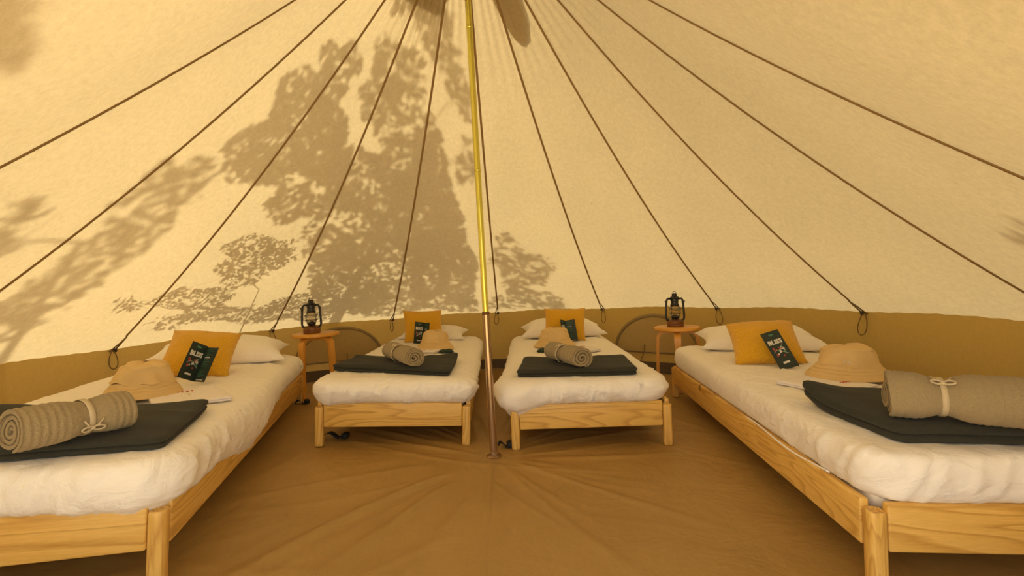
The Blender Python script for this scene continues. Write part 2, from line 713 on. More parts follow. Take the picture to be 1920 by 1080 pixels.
# dark turned-up edge of the groundsheet
for nm, (a0, a1), lab in (('back', (-2 * DTH, 2 * DTH), 'dark turned-up groundsheet edge along the back wall'),
                          ('left', (-PI + .5, -2 * DTH), 'dark turned-up groundsheet edge along the left wall'),
                          ('right', (2 * DTH, PI - .5), 'dark turned-up groundsheet edge along the right wall')):
    n = 90
    th = np.linspace(a0, a1, n)
    hz = np.array([0.0, .02, .05, .078, .082])
    ro = np.array([.075, .030, .016, .012, .006])
    P = np.zeros((5, n, 3))
    for i in range(5):
        wob = .012 * (vnoise(th * 9, th * 0 + i * .4, 21) - .5)
        R = hem_r(th) + .012 - ro[i]
        x = TCX + R * np.sin(th)
        y = TCY + R * np.cos(th)
        P[i] = np.stack([x + wob * np.sin(th) * (i < 3), y + wob * np.cos(th) * (i < 3), zf(x) + .004 + hz[i] + (wob if i > 2 else 0)], -1)
    o = link('baseboard_' + nm, mesh('baseboard', P, grid_faces(5, n, flip=True)), M['mud'])
    tag(o, lab, 'groundsheet edge', kind='structure')

# half-moon windows in the wall
for wi, kc in ((1, -1.47), (2, 1.48)):
    tc = TH0 + kc * DTH
    W2, zb, Ht = .385, .185, .335
    p0 = wall_pt(np.array(tc), np.array(.3), .006)
    root = empty('window_%d' % wi, Matrix.Translation(tuple(p0)))
    tag(root, 'closed half-moon tent window, arched zip band, behind the %s wooden stool' % ('left' if wi == 1 else 'right'), 'tent window', kind='structure')

    def wp(u, z, off):
        th = tc + u / TR
        h = z / hem_z(th)
        return wall_pt(th, h, off)
    aa = np.linspace(-.06, PI + .06, 60)
    prof = [(-.019, .004), (-.012, .011), (.012, .011), (.019, .004)]
    V = np.array([[wp((W2 + q) * math.cos(a), zb + (Ht + q) * math.sin(a), f) for (q, f) in prof] for a in aa])
    fr = link('window_frame', mesh('window_frame', V, grid_faces(60, 4)), M['zip'])
    world_child(fr, root)
    zz = MB()
    zl = [wp(W2 * math.cos(a), zb + Ht * math.sin(a), .014) for a in aa]
    zz.tube(zl, .0028, 5)
    z_o = zz.build('zip', M['zip'])
    world_child(z_o, root)
    # flap inside the arch
    m, n = 14, 30
    V = []
    for i in range(m):
        v = i / (m - 1)
        for j in range(n):
            u = -1 + 2 * j / (n - 1)
            zt = math.sqrt(max(0, 1 - u * u))
            V.append(wp(u * W2, zb + Ht * zt * v, .006 + .006 * float(vnoise(u * 3, v * 3, 30 + wi))))
    fl = link('window_flap', mesh('window_flap', np.array(V), grid_faces(m, n)), M['window_flap'])
    world_child(fl, root)
    V = np.array([[wp(u, zb - .006 + dz, f) for (dz, f) in ((-.012, .004), (-.008, .012), (.006, .012), (.010, .004))] for u in np.linspace(-W2 - .02, W2 + .02, 40)])
    world_child(link('sill_tape', mesh('sill_tape', V, grid_faces(40, 4)), M['zip']), root)
    mb = MB()
    q0 = wp(-.10 if wi == 2 else .05, .24, .016)
    q1 = wp(-.15 if wi == 2 else .04, .08, .03)
    mb.tube([q0, (np.array(q0) + q1) / 2 + np.array([.008, -.008, 0]), q1], .0028, 5)
    mb.lathe([(.001, -.007), (.006, -.005), (.006, .005), (.001, .007)], 8, tuple(q0))
    world_child(mb.build('tie_cord', M['cord']), root)

# floor
nr, nt = 150, 360
rr = np.concatenate([[0.0], np.linspace(.02, 2.405, nr - 1)])
tt = np.linspace(0, 2 * PI, nt, endpoint=False)
RR, TT = np.meshgrid(rr, tt, indexing='ij')
X = TCX + RR * np.sin(TT)
Y = TCY + RR * np.cos(TT)
Z = zf(X)
Hh = np.zeros_like(Z)
rng = np.random.RandomState(5)
for i in range(46):                                   # creases fanning out from the pole
    a = rng.uniform(0, 2 * PI)
    r0 = rng.uniform(.05, .35)
    r1 = r0 + rng.uniform(.35, 1.3)
    wdt = rng.uniform(.010, .026)
    amp = rng.uniform(.003, .008)
    da = (TT - a - rng.uniform(-.25, .25) * (RR - r0) + PI) % (2 * PI) - PI
    env = np.clip((RR - r0) / .15, 0, 1) * np.clip((r1 - RR) / .4, 0, 1)
    Hh += amp * env * np.exp(-(da * RR / wdt) ** 2)
for i in range(44):                                   # free creases
    px, py = rng.uniform(-1.7, 1.7), rng.uniform(.1, 3.6)
    a = rng.uniform(0, PI) if i % 2 else rng.uniform(-.5, .5)
    ln, wdt, amp = rng.uniform(.2, .7), rng.uniform(.009, .02), rng.uniform(.002, .006)
    u = (X - px) * math.cos(a) + (Y - py) * math.sin(a)
    v = -(X - px) * math.sin(a) + (Y - py) * math.cos(a) + .15 * u * u
    Hh += amp * np.exp(-(u / ln) ** 4) * np.exp(-(v / wdt) ** 2)
Hh += .006 * vnoise(X * 2.2, Y * 2.2, 40) + .003 * vnoise(X * 7, Y * 7, 41)
Hh *= np.clip((2.4 - RR) / .15, 0, 1)
P = np.stack([X, Y, Z + Hh - .005], -1)
F = grid_faces(nr, nt, wrap=True, flip=True)
flo = link('floor', clean(mesh('floor', P, F)), M['floor'])
tag(flo, 'creased brown groundsheet floor of the tent', 'floor', kind='structure')
# centre seam of the groundsheet
mb = MB()
ys = np.linspace(-.12, 2.14, 160)
xs = TCX + .012 * np.sin(ys * 2)
zz = zf(xs) + .0035
mb.add(np.array([[(x - .016, y, z - .004), (x - .005, y, z), (x + .005, y, z), (x + .016, y, z - .004)] for x, y, z in zip(xs, ys, zz)]), grid_faces(160, 4, flip=True))
sm = mb.build('floor_seam', M['floor'], flo)

# ground outside
gx = np.linspace(-16, 16, 65)
GX, GY = np.meshgrid(gx, gx + 2, indexing='ij')
GZ = np.minimum(zf(GX), .13) - .022 - .02 * (np.hypot(GX - TCX, GY - TCY) > 2.5) * vnoise(GX, GY, 3)
gr = link('ground', mesh('ground', np.stack([GX, GY, GZ], -1), grid_faces(65, 65, flip=False)), M['grass'])
tag(gr, 'grassy ground around the tent', 'ground', kind='structure')

# ------------------------------------------------------------------ pole
pr = tag(empty('tent_pole', Matrix.Translation((TCX, TCY, 0.004)) @ Matrix.Shear('XY', 4, (0, 0))),
         'metal centre pole, yellow-green above and brown below, between the two middle beds', 'pole')
zt = APEX - .03


def polept(z):
    return (LEAN * z, 0, z)


for i in range(4):
    z0, z1 = i * zt / 4 + .004, (i + 1) * zt / 4 - .002
    r = .0185 if i == 0 else .0155
    mb = MB()
    zs = np.linspace(z0, z1, 12)
    mb.tube([polept(z) for z in zs], r * np.ones(12), 24)
    o = mb.build('pole_section', M['pole_low'] if i == 0 else M['pole_top'], pr, sharp=50)
    if i == 0:
        o['label'] = 'brown lower section of the pole'
    if i:
        mb = MB()
        mb.tube([polept(z0 - .008), polept(z0 - .006), polept(z0 + .006), polept(z0 + .008)], [.014, .0175 if i > 1 else .0195, .0175 if i > 1 else .0195, .014], 24)
        mb.build('joint_ring', M['pole_top'] if i > 1 else M['copper'], pr)
mb = MB()
mb.lathe([(.036, .0), (.036, .004), (.031, .007), (.022, .009), (.021, .022), (.0187, .024)], 28)
mb.build('foot_plate', M['pole_low'], pr, sharp=40)
mb = MB()
q = np.linspace(0, 2 * PI, 16, endpoint=False)
zc = APEX * .795
mb.tube([(LEAN * zc - .024 + .006 * math.cos(a), -.012, zc + .014 * math.sin(a)) for a in q], .0022, 6, closed=True)
mb.tube([(LEAN * zc - .020, -.012, zc - .012), (LEAN * zc - .008, -.012, zc - .02)], .003, 6)
mb.build('pin_ring', M['copper'], pr)

# ================================================================== BEDS
BW, BL = .83, 2.05
h_ = BW / 2
BEDS = {1: (-1.4094, 1.1063, -.2713), 2: (-.6756, 2.3425, -.0440), 3: (.3782, 2.2479, .0269), 4: (1.3338, 1.1095, .1033)}


def bed_matrix(b):
    x, y, a = BEDS[b]
    x0 = x + math.sin(a)
    return Matrix.Translation((x, y, float(zf(x0)) + .002)) @ Matrix.Rotation(-a, 4, 'Z') @ Matrix.Rotation(-math.atan(zfs(x0)), 4, 'Y')


BMX = {b: bed_matrix(b) for b in BEDS}


def leg_mesh():
    # lens-like rounded post with a shallow oval stacking cup on top
    n = 28
    pts = []
    for i in range(n):
        a = 2 * PI * i / n
        c, s = math.cos(a), math.sin(a)
        e = 2 / 3.2
        pts.append((.0225 * math.copysign(abs(c) ** e, c), .0225 * math.copysign(abs(s) ** e, s)))
    pts = np.array(pts)
    lev = [(.86, 0), (.97, .004), (1, .012), (1, .196), (.97, .206), (.90, .210), (.62, .210), (.55, .204), (.0, .203)]
    V = np.array([[(p[0] * f, p[1] * f, z) for p in pts] for f, z in lev])
    F = grid_faces(len(lev), n, wrap=True)
    F.append(tuple(range(n - 1, -1, -1)))
    return clean(mesh('leg', V, F))


LEG = leg_mesh()
LEG.materials.append(M['pine_z'])


def make_bed():
    root = empty('bed_frame', Matrix.Identity(4))
    for sx in (-1, 1):
        for y in (.0225, BL - .0225):
            o = bpy.data.objects.new('leg', LEG)
            COL.objects.link(o)
            o.parent = root
            o.location = (sx * (h_ - .0225), y, 0)
    for sx in (-1, 1):
        xa, xb = (h_ - .026, h_ - .001) if sx > 0 else (-h_ + .001, -h_ + .026)
        MB().box(xa, xb, .047, BL - .047, .102, .229, .006).build('side_rail', M['pine_y'], root, sharp=40)
    for y in (.008, BL - .033):
        mb = MB()
        mb.box(-h_ + .047, h_ - .047, y, y + .025, .102, .230, .006)
        nm = 'footboard' if y < 1 else 'headboard'
        mb.build(nm, M['pine_x'], root, sharp=40)
    for i in range(13):
        y = .10 + i * .15
        MB().box(-h_ + .028, h_ - .028, y, y + .06, .108, .122).build('slat', M['pine_x'], root, smooth=False)
    return root


def copy_tree(o, parent=None):
    c = o.copy()
    COL.objects.link(c)
    if parent is not None:
        c.parent = parent
        c.matrix_parent_inverse = o.matrix_parent_inverse.copy()
    for ch in o.children:
        copy_tree(ch, c)
    return c


BLAB = {1: 'low pine bed frame at the far left of the photo, angled along the left wall',
        2: 'low pine bed frame with a knot in its footboard, just left of the centre pole',
        3: 'low pine bed frame just right of the centre pole, facing the entrance',
        4: 'low pine bed frame at the far right, long side rail in view'}
bed0 = make_bed()
for b in (1, 2, 3, 4):
    o = bed0 if b == 1 else copy_tree(bed0)
    o.matrix_world = BMX[b]
    tag(o, BLAB[b], 'bed', 'low pine beds')
BEDNAME = {1: 'far left bed', 2: 'bed left of the pole', 3: 'bed right of the pole', 4: 'far right bed'}


def perim(a, b, r, step):
    """rounded rectangle centre line: corner centres C and normals N"""
    C, N, S = [], [], []
    arcs = [((a - r, b - r), 0), ((-(a - r), b - r), PI / 2), ((-(a - r), -(b - r)), PI), ((a - r, -(b - r)), 3 * PI / 2)]
    na = max(5, int(r * PI / 2 / step * 1.3))
    for i, (c, a0) in enumerate(arcs):
        for j in range(na + 1):
            t = a0 + PI / 2 * j / na
            C.append(c)
            N.append((math.cos(t), math.sin(t)))
        c2 = arcs[(i + 1) % 4][0]
        L = math.dist(c, c2)
        m = max(2, int(L / step))
        for j in range(1, m):
            C.append((c[0] + (c2[0] - c[0]) * j / m, c[1] + (c2[1] - c[1]) * j / m))
            N.append((math.cos(a0 + PI / 2), math.sin(a0 + PI / 2)))
    return np.array(C), np.array(N)


def ringslab(a, b, r, prof, step):
    C, N = perim(a, b, r, step)
    K = len(prof)
    V = np.zeros((K, len(C), 3))
    for i, (d, z) in enumerate(prof):
        if d <= r:
            V[i, :, :2] = C + N * (r - d)
        else:
            V[i, :, 0] = np.clip(C[:, 0], -(a - d), a - d) if a > d else 0
            V[i, :, 1] = np.clip(C[:, 1], -(b - d), b - d) if b > d else 0
        V[i, :, 2] = z
    P0 = C + N * r
    seg = np.hypot(*(np.roll(P0, -1, 0) - P0).T)
    S = np.concatenate([[0], np.cumsum(seg)[:-1]])
    return V, N, S


def top_z(y):
    """height of the made-up bed's top, bed-local"""
    return .358 + .018 * min(1, max(0, (y - .15) / 1.2))


def make_duvet(b, shift, droops, seed):
    a, bb = .395, .995
    bul = {1: .6, 2: 1.0, 3: 1.0, 4: .35}[b]
    side = [(.036, .200), (.030, .213), (.018, .225), (.0, .234), (-.019, .245), (-.032, .262), (-.041, .285), (-.043, .30), (-.040, .315), (-.032, .33), (-.018, .343), (-.002, .351), (.016, .356), (.036, .3585), (.055, .3585)]
    tops = [(.055 + .017 * i, .3585) for i in range(1, 20)] + [(a - .001, .3585)]
    side = [(d * bul if d < 0 else d, z) for d, z in side]
    V, N, S = ringslab(a, bb, .075, side + tops, .011)
    K = len(V)
    ns = len(side)
    X_, Y_ = V[:, :, 0], V[:, :, 1] + 1.012
    tk = np.arange(K)[:, None] * np.ones((1, V.shape[1]))
    # vertical folds on the sides
    zz_ = V[:, :, 2]
    f1 = 1 - np.abs(2 * vnoise(S[None, :] * 11 + (zz_ - .2) * 7, zz_ * 4 + 0 * S, seed) - 1)
    f2 = 1 - np.abs(2 * vnoise(S[None, :] * 26 - (zz_ - .2) * 12, zz_ * 6 + 0 * S, seed + 1) - 1)
    wv = np.where(tk < ns, np.sin(np.clip((tk + 1) / (ns + 2), 0, 1) * PI) ** .8, 0)
    frontw = np.exp(-((Y_ - .0) / .5) ** 2)
    f3 = 1 - np.abs(2 * vnoise(S[None, :] * 52 + (zz_ - .2) * 22, zz_ * 7 + 0 * S, seed + 6) - 1)
    patch = vnoise(S[None, :] * 3, 0 * S + 0 * zz_, seed + 7)
    disp = wv * ((f1 ** 2 - .35) * .007 + (f2 ** 5 - .17) * (.010 + .010 * frontw) + (f3 ** 5 - .17) * .010 * patch)
    # a few crisp drag folds running diagonally down the sides
    f4 = 1 - np.abs(2 * vnoise(S[None, :] * 9 + (zz_ - .2) * 30, (zz_ - .2) * 5 + S[None, :] * 1.5, seed + 8) - 1)
    f5 = 1 - np.abs(2 * vnoise(S[None, :] * 13 - (zz_ - .2) * 34, (zz_ - .2) * 6 + S[None, :] * 1.5, seed + 9) - 1)
    disp = disp + wv * (.30 + .9 * frontw) * (.011 * f4 ** 9 + .009 * f5 ** 11)
    disp = disp * {1: .7, 2: .9, 3: .9, 4: .5}[b]
    V[:, :, 0] += N[:, 0] * disp
    V[:, :, 1] += N[:, 1] * disp
    # lower hem irregular
    hem = np.clip(1 - tk / 5.0, 0, 1)
    V[:, :, 2] -= hem * .010 * (vnoise(S[None, :] * 5, 0 * S, seed + 2) - .2)
    # top: broad puffs, shallow folds, higher towards the head
    tw = np.clip((tk - ns + 5) / 6.0, 0, 1)
    V[:, :, 2] += tw * (.018 * np.clip((Y_ - .15) / 1.2, 0, 1)
                        + .007 * (vnoise(X_ * 4, Y_ * 2.4, seed + 3) - .5)
                        + .006 * (1 - np.abs(2 * vnoise(X_ * 9 + Y_ * 4, Y_ * 5 - X_ * 2, seed + 4) - 1)) ** 5
                        + .004 * (1 - np.abs(2 * vnoise(X_ * 16 - Y_ * 5, Y_ * 7 + X_ * 3, seed + 5) - 1)) ** 7)
    for (dx, dy, sx, sy, dz, do) in droops:
        g = np.exp(-((V[:, :, 0] - dx) / sx) ** 2 - ((Y_ - dy) / sy) ** 2)
        lo = np.clip(1 - tk / 8.0, 0, 1) ** .9
        mid = np.clip(1 - tk / (ns + 1.0), 0, 1) ** .5
        V[:, :, 2] -= g * lo * dz
        V[:, :, 0] += N[:, 0] * g * mid * do
        V[:, :, 1] += N[:, 1] * g * mid * do
    V[:, :, 1] += 1.012
    V[:, :, 0] += shift
    me = clean(mesh('duvet', V, grid_faces(K, V.shape[1], wrap=True)), 2e-4)
    o = link('duvet', me, M['sheet'], mw=BMX[b])
    lab = {1: 'wrinkled white duvet hanging over the rail of the far left bed',
           2: 'wrinkled white duvet on the bed just left of the centre pole',
           3: 'white duvet bulging over the left corner of the bed right of the centre pole',
           4: 'white duvet tucked inside the long rail of the far right bed'}[b]
    tag(o, lab, 'duvet', 'white duvets')
    # mattress below
    Vm, _, _ = ringslab(.372, .965, .05, [(.02, .126), (0, .14), (0, .315), (.012, .332), (.05, .338), (.2, .338), (.371, .338)], .04)
    Vm[:, :, 1] += 1.012
    Vm[:, :, 0] += shift * .4
    F = grid_faces(len(Vm), Vm.shape[1], wrap=True)
    F.append(tuple(range(Vm.shape[1] - 1, -1, -1)))
    mo = link('mattress', clean(mesh('mattress', Vm, F)), M['foam'], mw=BMX[b])
    tag(mo, 'mattress under the white duvet of the ' + BEDNAME[b], 'mattress', 'single mattresses')


make_duvet(1, .0, [(.43, .78, .3, .42, .095, .052), (.40, .10, .3, .25, .0, .035)], 11)
make_duvet(2, .0, [(-.40, .0, .2, .2, .012, .012), (.40, .0, .12, .15, .006, .008)], 23)
make_duvet(3, -.022, [(-.42, .02, .16, .26, .045, .048)], 37)
make_duvet(4, .0, [(-.40, .0, .1, .12, -.006, -.02)], 51)
# piped hem of the sheet showing along the far right bed's rail
mb = MB()
pts = [(-.412 + .010 * math.sin(y * 9), y, .232 + .006 * math.sin(y * 13)) for y in np.linspace(.20, .80, 30)]
mb.tube(pts, .0035, 6)
o = mb.build('piping', M['sheet'])
o.parent = bpy.data.objects['duvet.003']


def at(b, x, y, z, yaw=0.0, tilt=0.0, roll=0.0):
    return BMX[b] @ Matrix.Translation((x, y, z)) @ Matrix.Rotation(yaw, 4, 'Z') @ Matrix.Rotation(tilt, 4, 'X') @ Matrix.Rotation(roll, 4, 'Z')


# ------------------------------------------------------------------ pillows and cushions
def pillow_mesh(name, w, h, t, seed, bottom=.55, wr=.012, pinch=.10, n=44, m=32, flange=0.0):
    V = []
    for sgn in (1, -1):
        u = np.linspace(-1, 1, n)[None, :] + np.zeros((m, 1))
        v = np.linspace(-1, 1, m)[:, None] + np.zeros((1, n))
        th = ((1 - np.abs(u) ** 2.6) * (1 - np.abs(v) ** 2.6)) ** .58
        x = w / 2 * u * (1 - pinch * (1 - v * v) * np.abs(u) ** 2)
        y = h / 2 * v * (1 - pinch * (1 - u * u) * np.abs(v) ** 2)
        rad_ = 1 - np.abs(2 * vnoise(u * 3 + v * 1.5, v * 3 - u, seed + sgn) - 1)
        edge = np.clip(np.maximum(np.abs(u), np.abs(v)) * 1.4 - .4, 0, 1)
        z = sgn * t / 2 * th * (1 if sgn > 0 else bottom) + wr * (rad_ ** 2 - .3) * th ** .5 * (.3 + edge) * (1 if sgn > 0 else .3)
        V.append(np.stack([x, y, z], -1))
    F = grid_faces(m, n) + [tuple(i + m * n for i in f) for f in grid_faces(m, n, flip=True)]
    return clean(mesh(name, np.array(V), F), 3e-4)


PL = {1: (.00, 1.72, .16, .74, .46, .20, 'plump white pillow behind the mustard cushion on the far left bed'),
      2: (-.01, 1.74, -.03, .62, .42, .15, 'white pillow behind the mustard cushion on the bed left of the pole'),
      3: (.01, 1.74, .02, .76, .44, .22, 'tall white pillow behind the mustard cushion on the bed right of the pole'),
      4: (.08, 1.80, -.20, .74, .48, .20, 'large white pillow behind the mustard cushion on the far right bed')}
for b, (x, y, yaw, w, hh, t, lab) in PL.items():
    me = pillow_mesh('pillow', w, hh, t, 60 + b * 3, bottom=.5, wr=.020, pinch=.16)
    o = link('pillow', me, M['pillow'], mw=at(b, x, y, top_z(y) + t * .22 + .004, yaw, .10))
    tag(o, lab, 'pillow', 'white pillows')
# cushions: base centre, yaw, lean (rad back), width, height, thickness, roll
CU = {1: (.035, 1.17, .10, .72, .325, .285, .16, -.08),
      2: (-.055, 1.44, .38, .28, .34, .28, .12, .0),
      3: (.0, 1.34, -.12, .32, .34, .28, .12, -.02),
      4: (-.105, 1.20, -.22, .80, .345, .295, .16, .06)}
CUL = {1: 'mustard knitted cushion leaning on the pillow of the far left bed',
       2: 'mustard cushion standing square on the bed left of the pole, hat in front',
       3: 'mustard cushion on the bed right of the pole, behind the upright leaflet',
       4: 'mustard knitted cushion slumped on the far right bed behind the BLISS leaflet'}
for b, (x, y, yaw, lean, w, hh, t, rl) in CU.items():
    me = pillow_mesh('cushion', w, hh, t, 80 + b * 3, bottom=1, wr=.006, pinch=.07)
    c = at(b, x, y, top_z(y) + .004, yaw) @ Matrix.Rotation(PI / 2 - lean, 4, 'X') @ Matrix.Rotation(rl, 4, 'Z') @ Matrix.Translation((0, hh / 2, 0))
    o = link('cushion', me, M['cushion'], mw=c)
    tag(o, CUL[b], 'cushion', 'mustard cushions')


# ------------------------------------------------------------------ folded blankets
def slab_on_quad(name, q, r, prof, step, fn=None, mat=None, mw=None):
    """q: FL, FR, BR, BL in bed-local x,y ; ringslab in unit square warped onto it"""
    q = np.array(q, float)
    lx = np.linalg.norm(q[1] - q[0]) * .5 + np.linalg.norm(q[2] - q[3]) * .5
    ly = np.linalg.norm(q[3] - q[0]) * .5 + np.linalg.norm(q[2] - q[1]) * .5
    V, N, S = ringslab(lx / 2, ly / 2, r, prof, step)
    U = V[:, :, 0] / lx + .5
    W = V[:, :, 1] / ly + .5
    P = ((1 - U) * (1 - W))[..., None] * q[0] + (U * (1 - W))[..., None] * q[1] + (U * W)[..., None] * q[2] + ((1 - U) * W)[..., None] * q[3]
    Z = V[:, :, 2].copy()
    if fn is not None:
        Z = Z + fn(U, W, P, Z)
    out = np.concatenate([P, Z[..., None]], -1)
    F = grid_faces(len(V), V.shape[1], wrap=True)
    F.append(tuple(range(V.shape[1] - 1, -1, -1)))
    return clean(mesh(name, out, F), 1e-4)


BK = {1: ([(-.33, .02), (.375, .07), (.345, .50), (-.30, .50)], 'charcoal folded blanket under the towel on the far left bed'),
      2: ([(-.405, .23), (.295, .06), (.305, .54), (-.345, .50)], 'charcoal folded blanket across the foot of the bed left of the pole'),
      3: ([(-.375, .06), (.255, .03), (.275, .43), (-.335, .43)], 'charcoal folded blanket across the foot of the bed right of the pole'),
      4: ([(-.275, .09), (.33, .05), (.34, .50), (-.325, .50)], 'charcoal folded blanket under the towel on the far right bed')}
for b, (q, lab) in BK.items():
    pr1 = [(.012, .0), (.003, .003), (.0, .012), (.003, .021), (.014, .0240)]
    pr2 = [(.012, .0250), (-.001, .0275), (-.004, .035), (-.001, .043), (.008, .047), (.025, .0488), (.05, .0490)]
    top = [(.05 + .022 * i, .0490) for i in range(1, 12)]

    tk_ = 1.0 if b == 4 else .76
    pr1, pr2, top = [[(d, z * tk_) for d, z in L_] for L_ in (pr1, pr2, top)]

    def fn(U, W, P, Z, b=b):
        base = .361 + .018 * np.clip((P[..., 1] - .15) / 1.2, 0, 1)
        wob = .007 * (vnoise(P[..., 0] * 7, P[..., 1] * 6, 90 + b) - .3) * (Z / .049)
        fold = .006 * (1 - np.abs(2 * vnoise(P[..., 0] * 5 + P[..., 1] * 9, P[..., 1] * 4, 95 + b) - 1)) ** 3 * (Z > .035)
        # corners lift a little
        cr = (.036 if b == 4 else .012) * np.exp(-((U - 0) ** 2 + (W - 1) ** 2) / .03) + (.022 if b == 2 else .01 if b == 1 else .0) * np.exp(-((U - 1) ** 2 + (W - 1) ** 2) / .03)
        return base + wob + fold + cr
    me = slab_on_quad('folded_blanket', q, .03, pr1 + pr2 + top, .012, fn)
    o = link('folded_blanket', me, M['blanket'], mw=BMX[b])
    tag(o, lab, 'blanket', 'charcoal folded blankets')


# ------------------------------------------------------------------ rolled towels
def towel_mesh(L, R, turns, seed, pinch, rp=.02):
    nphi = int(turns * 26)
    ph = np.linspace(0, turns * 2 * PI, nphi)
    pitch = (R - .006) / turns
    rm = .006 + pitch * ph / (2 * PI)
    rm = rm * (1 + .10 * (vnoise(ph * .9, ph * 0, seed) - .5) * np.minimum(1, (turns * 2 * PI - ph) / 5))
    th = pitch * .80
    ro = rm + th / 2
    ri = rm - th / 2
    ro[-3:] = [rm[-3] + th * .42, rm[-2] + th * .3, rm[-1] + th * .1]
    a0 = rad(250) - turns * 2 * PI
    na = 118
    xs = np.linspace(-L / 2, L / 2, na)
    prof_r = np.concatenate([ro, ri[::-1]])
    prof_a = np.concatenate([ph, ph[::-1]]) + a0
    outer = np.concatenate([(ph > (turns - 1.05) * 2 * PI) * 1.0, np.zeros(nphi)])
    V = []
    m = len(prof_r)
    for x in xs:
        pn = 1 - pinch * math.exp(-((x - rp) / .036) ** 2) - .02 * (abs(x) / (L / 2)) ** 8
        rib = .0011 * math.sin(2 * PI * x / .0165) * min(1, max(0, (abs(x - rp) - .03) / .03))
        r = prof_r * pn + outer * rib
        edge = math.exp(-((L / 2 - abs(x)) / .012) ** 2)
        ax = x + math.copysign(1, x) * edge * .014 * (vnoise(prof_a * .45, prof_a * 0 + 1, seed + 2) - .5)
        yy = r * np.cos(prof_a)
        zz = r * np.sin(prof_a)
        zz = np.where(zz < 0, zz * .86, zz * .96)
        V.append(np.stack([ax, yy * 1.03, zz], -1))
    F = grid_faces(na, m, wrap=True)
    for e in (0, na - 1):
        for i in range(nphi - 1):
            f = (e * m + i, e * m + i + 1, e * m + m - 2 - i, e * m + m - 1 - i)
            F.append(f if e == 0 else f[::-1])
    return mesh('towel', np.array(V), F)


def ribbon_parts(root, R, pinch, side, rp=.02):
    # side: angle (from +y towards +z) where the bow sits
    rr_ = R * (1 - pinch) + .0035
    mb = MB()
    n = 40
    V = []
    for dx, dr in ((-.007, 0), (-.006, .002), (.006, .002), (.007, 0)):
        for i in range(n):
            a = 2 * PI * i / n
            y, z = (rr_ + dr) * math.cos(a) * 1.03, (rr_ + dr) * math.sin(a)
            z *= .86 if z < 0 else .96
            V.append((rp + dx, y, z))
    mb.add(V, grid_faces(4, n, wrap=True))
    rb = mb.build('ribbon', M['ribbon'], root)
    c = np.array([rp, rr_ * math.cos(side) * 1.03, rr_ * math.sin(side) * .96])
    nn = np.array([0, math.cos(side), math.sin(side)])
    tt_ = np.array([0, -math.sin(side), math.cos(side)])
    mb = MB()
    for sg in (-1, 1):
        lp = [c + nn * (.004 + .006 * math.sin(q / 2)) + np.array([sg * (.026 * (1 - math.cos(q)) / 2), 0, 0]) + tt_ * (.007 * math.sin(q)) for q in np.linspace(0, 2 * PI, 14)]
        mb.tube(lp, .0028, 5)
        mb.tube([c + nn * .004, c + nn * .006 + np.array([sg * .012, 0, 0]) - tt_ * .010, c + nn * .003 + np.array([sg * .022, 0, 0]) - tt_ * .024], .0026, 5)
    mb.lathe([(.001, -.006), (.006, -.003), (.006, .003), (.001, .006)], 8, tuple(c + nn * .005))
    mb.build('bow', M['ribbon'], rb)


TW = {1: ((.075, -.015), (.225, .185), .062, 'beige ribbed towel roll tied with a bow on the far left bed', rad(200)),
      2: ((.095, .10), (-.105, .40), .060, 'beige towel roll with spiral end on the bed left of the pole', rad(60)),
      3: ((-.03, .05), (-.165, .34), .060, 'beige towel roll with swirled open end on the bed right of the pole', rad(60)),
      4: ((-.240, .185), (.060, .04), .074, 'wide beige ribbed towel roll pinched by a ribbon on the far right bed', rad(125))}
for b, (e0, e1, R, lab, side) in TW.items():
    L = math.dist(e0, e1)
    cx_, cy_ = (e0[0] + e1[0]) / 2, (e0[1] + e1[1]) / 2
    ang = math.atan2(e1[1] - e0[1], e1[0] - e0[0])
    base = .361 + .018 * min(1, max(0, (cy_ - .15) / 1.2)) + (.0525 if b == 4 else .041)
    pinch = {1: .18, 4: .26}.get(b, .12)
    rp = -.05 if b == 4 else .02
    root = empty('towel_roll', at(b, cx_, cy_, base + R * .86 + .001, ang))
    tag(root, lab, 'towel', 'rolled beige towels')
    link('towel', towel_mesh(L, R, 3.6 if b != 3 else 3.2, 120 + b, pinch, rp), M['towel'], root)
    ribbon_parts(root, R, pinch, side, rp)


# ------------------------------------------------------------------ bucket hats
def hat_part(prof, n, seed, squash):
    P = np.asarray(prof, float)
    a = np.linspace(0, 2 * PI, n, endpoint=False)
    V = np.zeros((len(P), n, 3))
    for i, (r, z) in enumerate(P):
        rr_ = r * (1 + .05 * np.cos(2 * a + seed) * min(1, r / .1))
        w = (vnoise(np.cos(a) * 2.2 + 5, np.sin(a) * 2.2 + z * 14 + 5, seed) - .5)
        dz = w * squash * min(1, z / .05)
        dr = (vnoise(np.cos(a) * 3 + 9, np.sin(a) * 3 + z * 20 + 9, seed + 1) - .5) * squash * .7 * min(1, z / .03 + .2)
        V[i] = np.stack([(rr_ + dr) * np.cos(a), (rr_ + dr) * np.sin(a), z + dz * 1.0], -1)
    F = grid_faces(len(P), n, wrap=True)
    return V, F


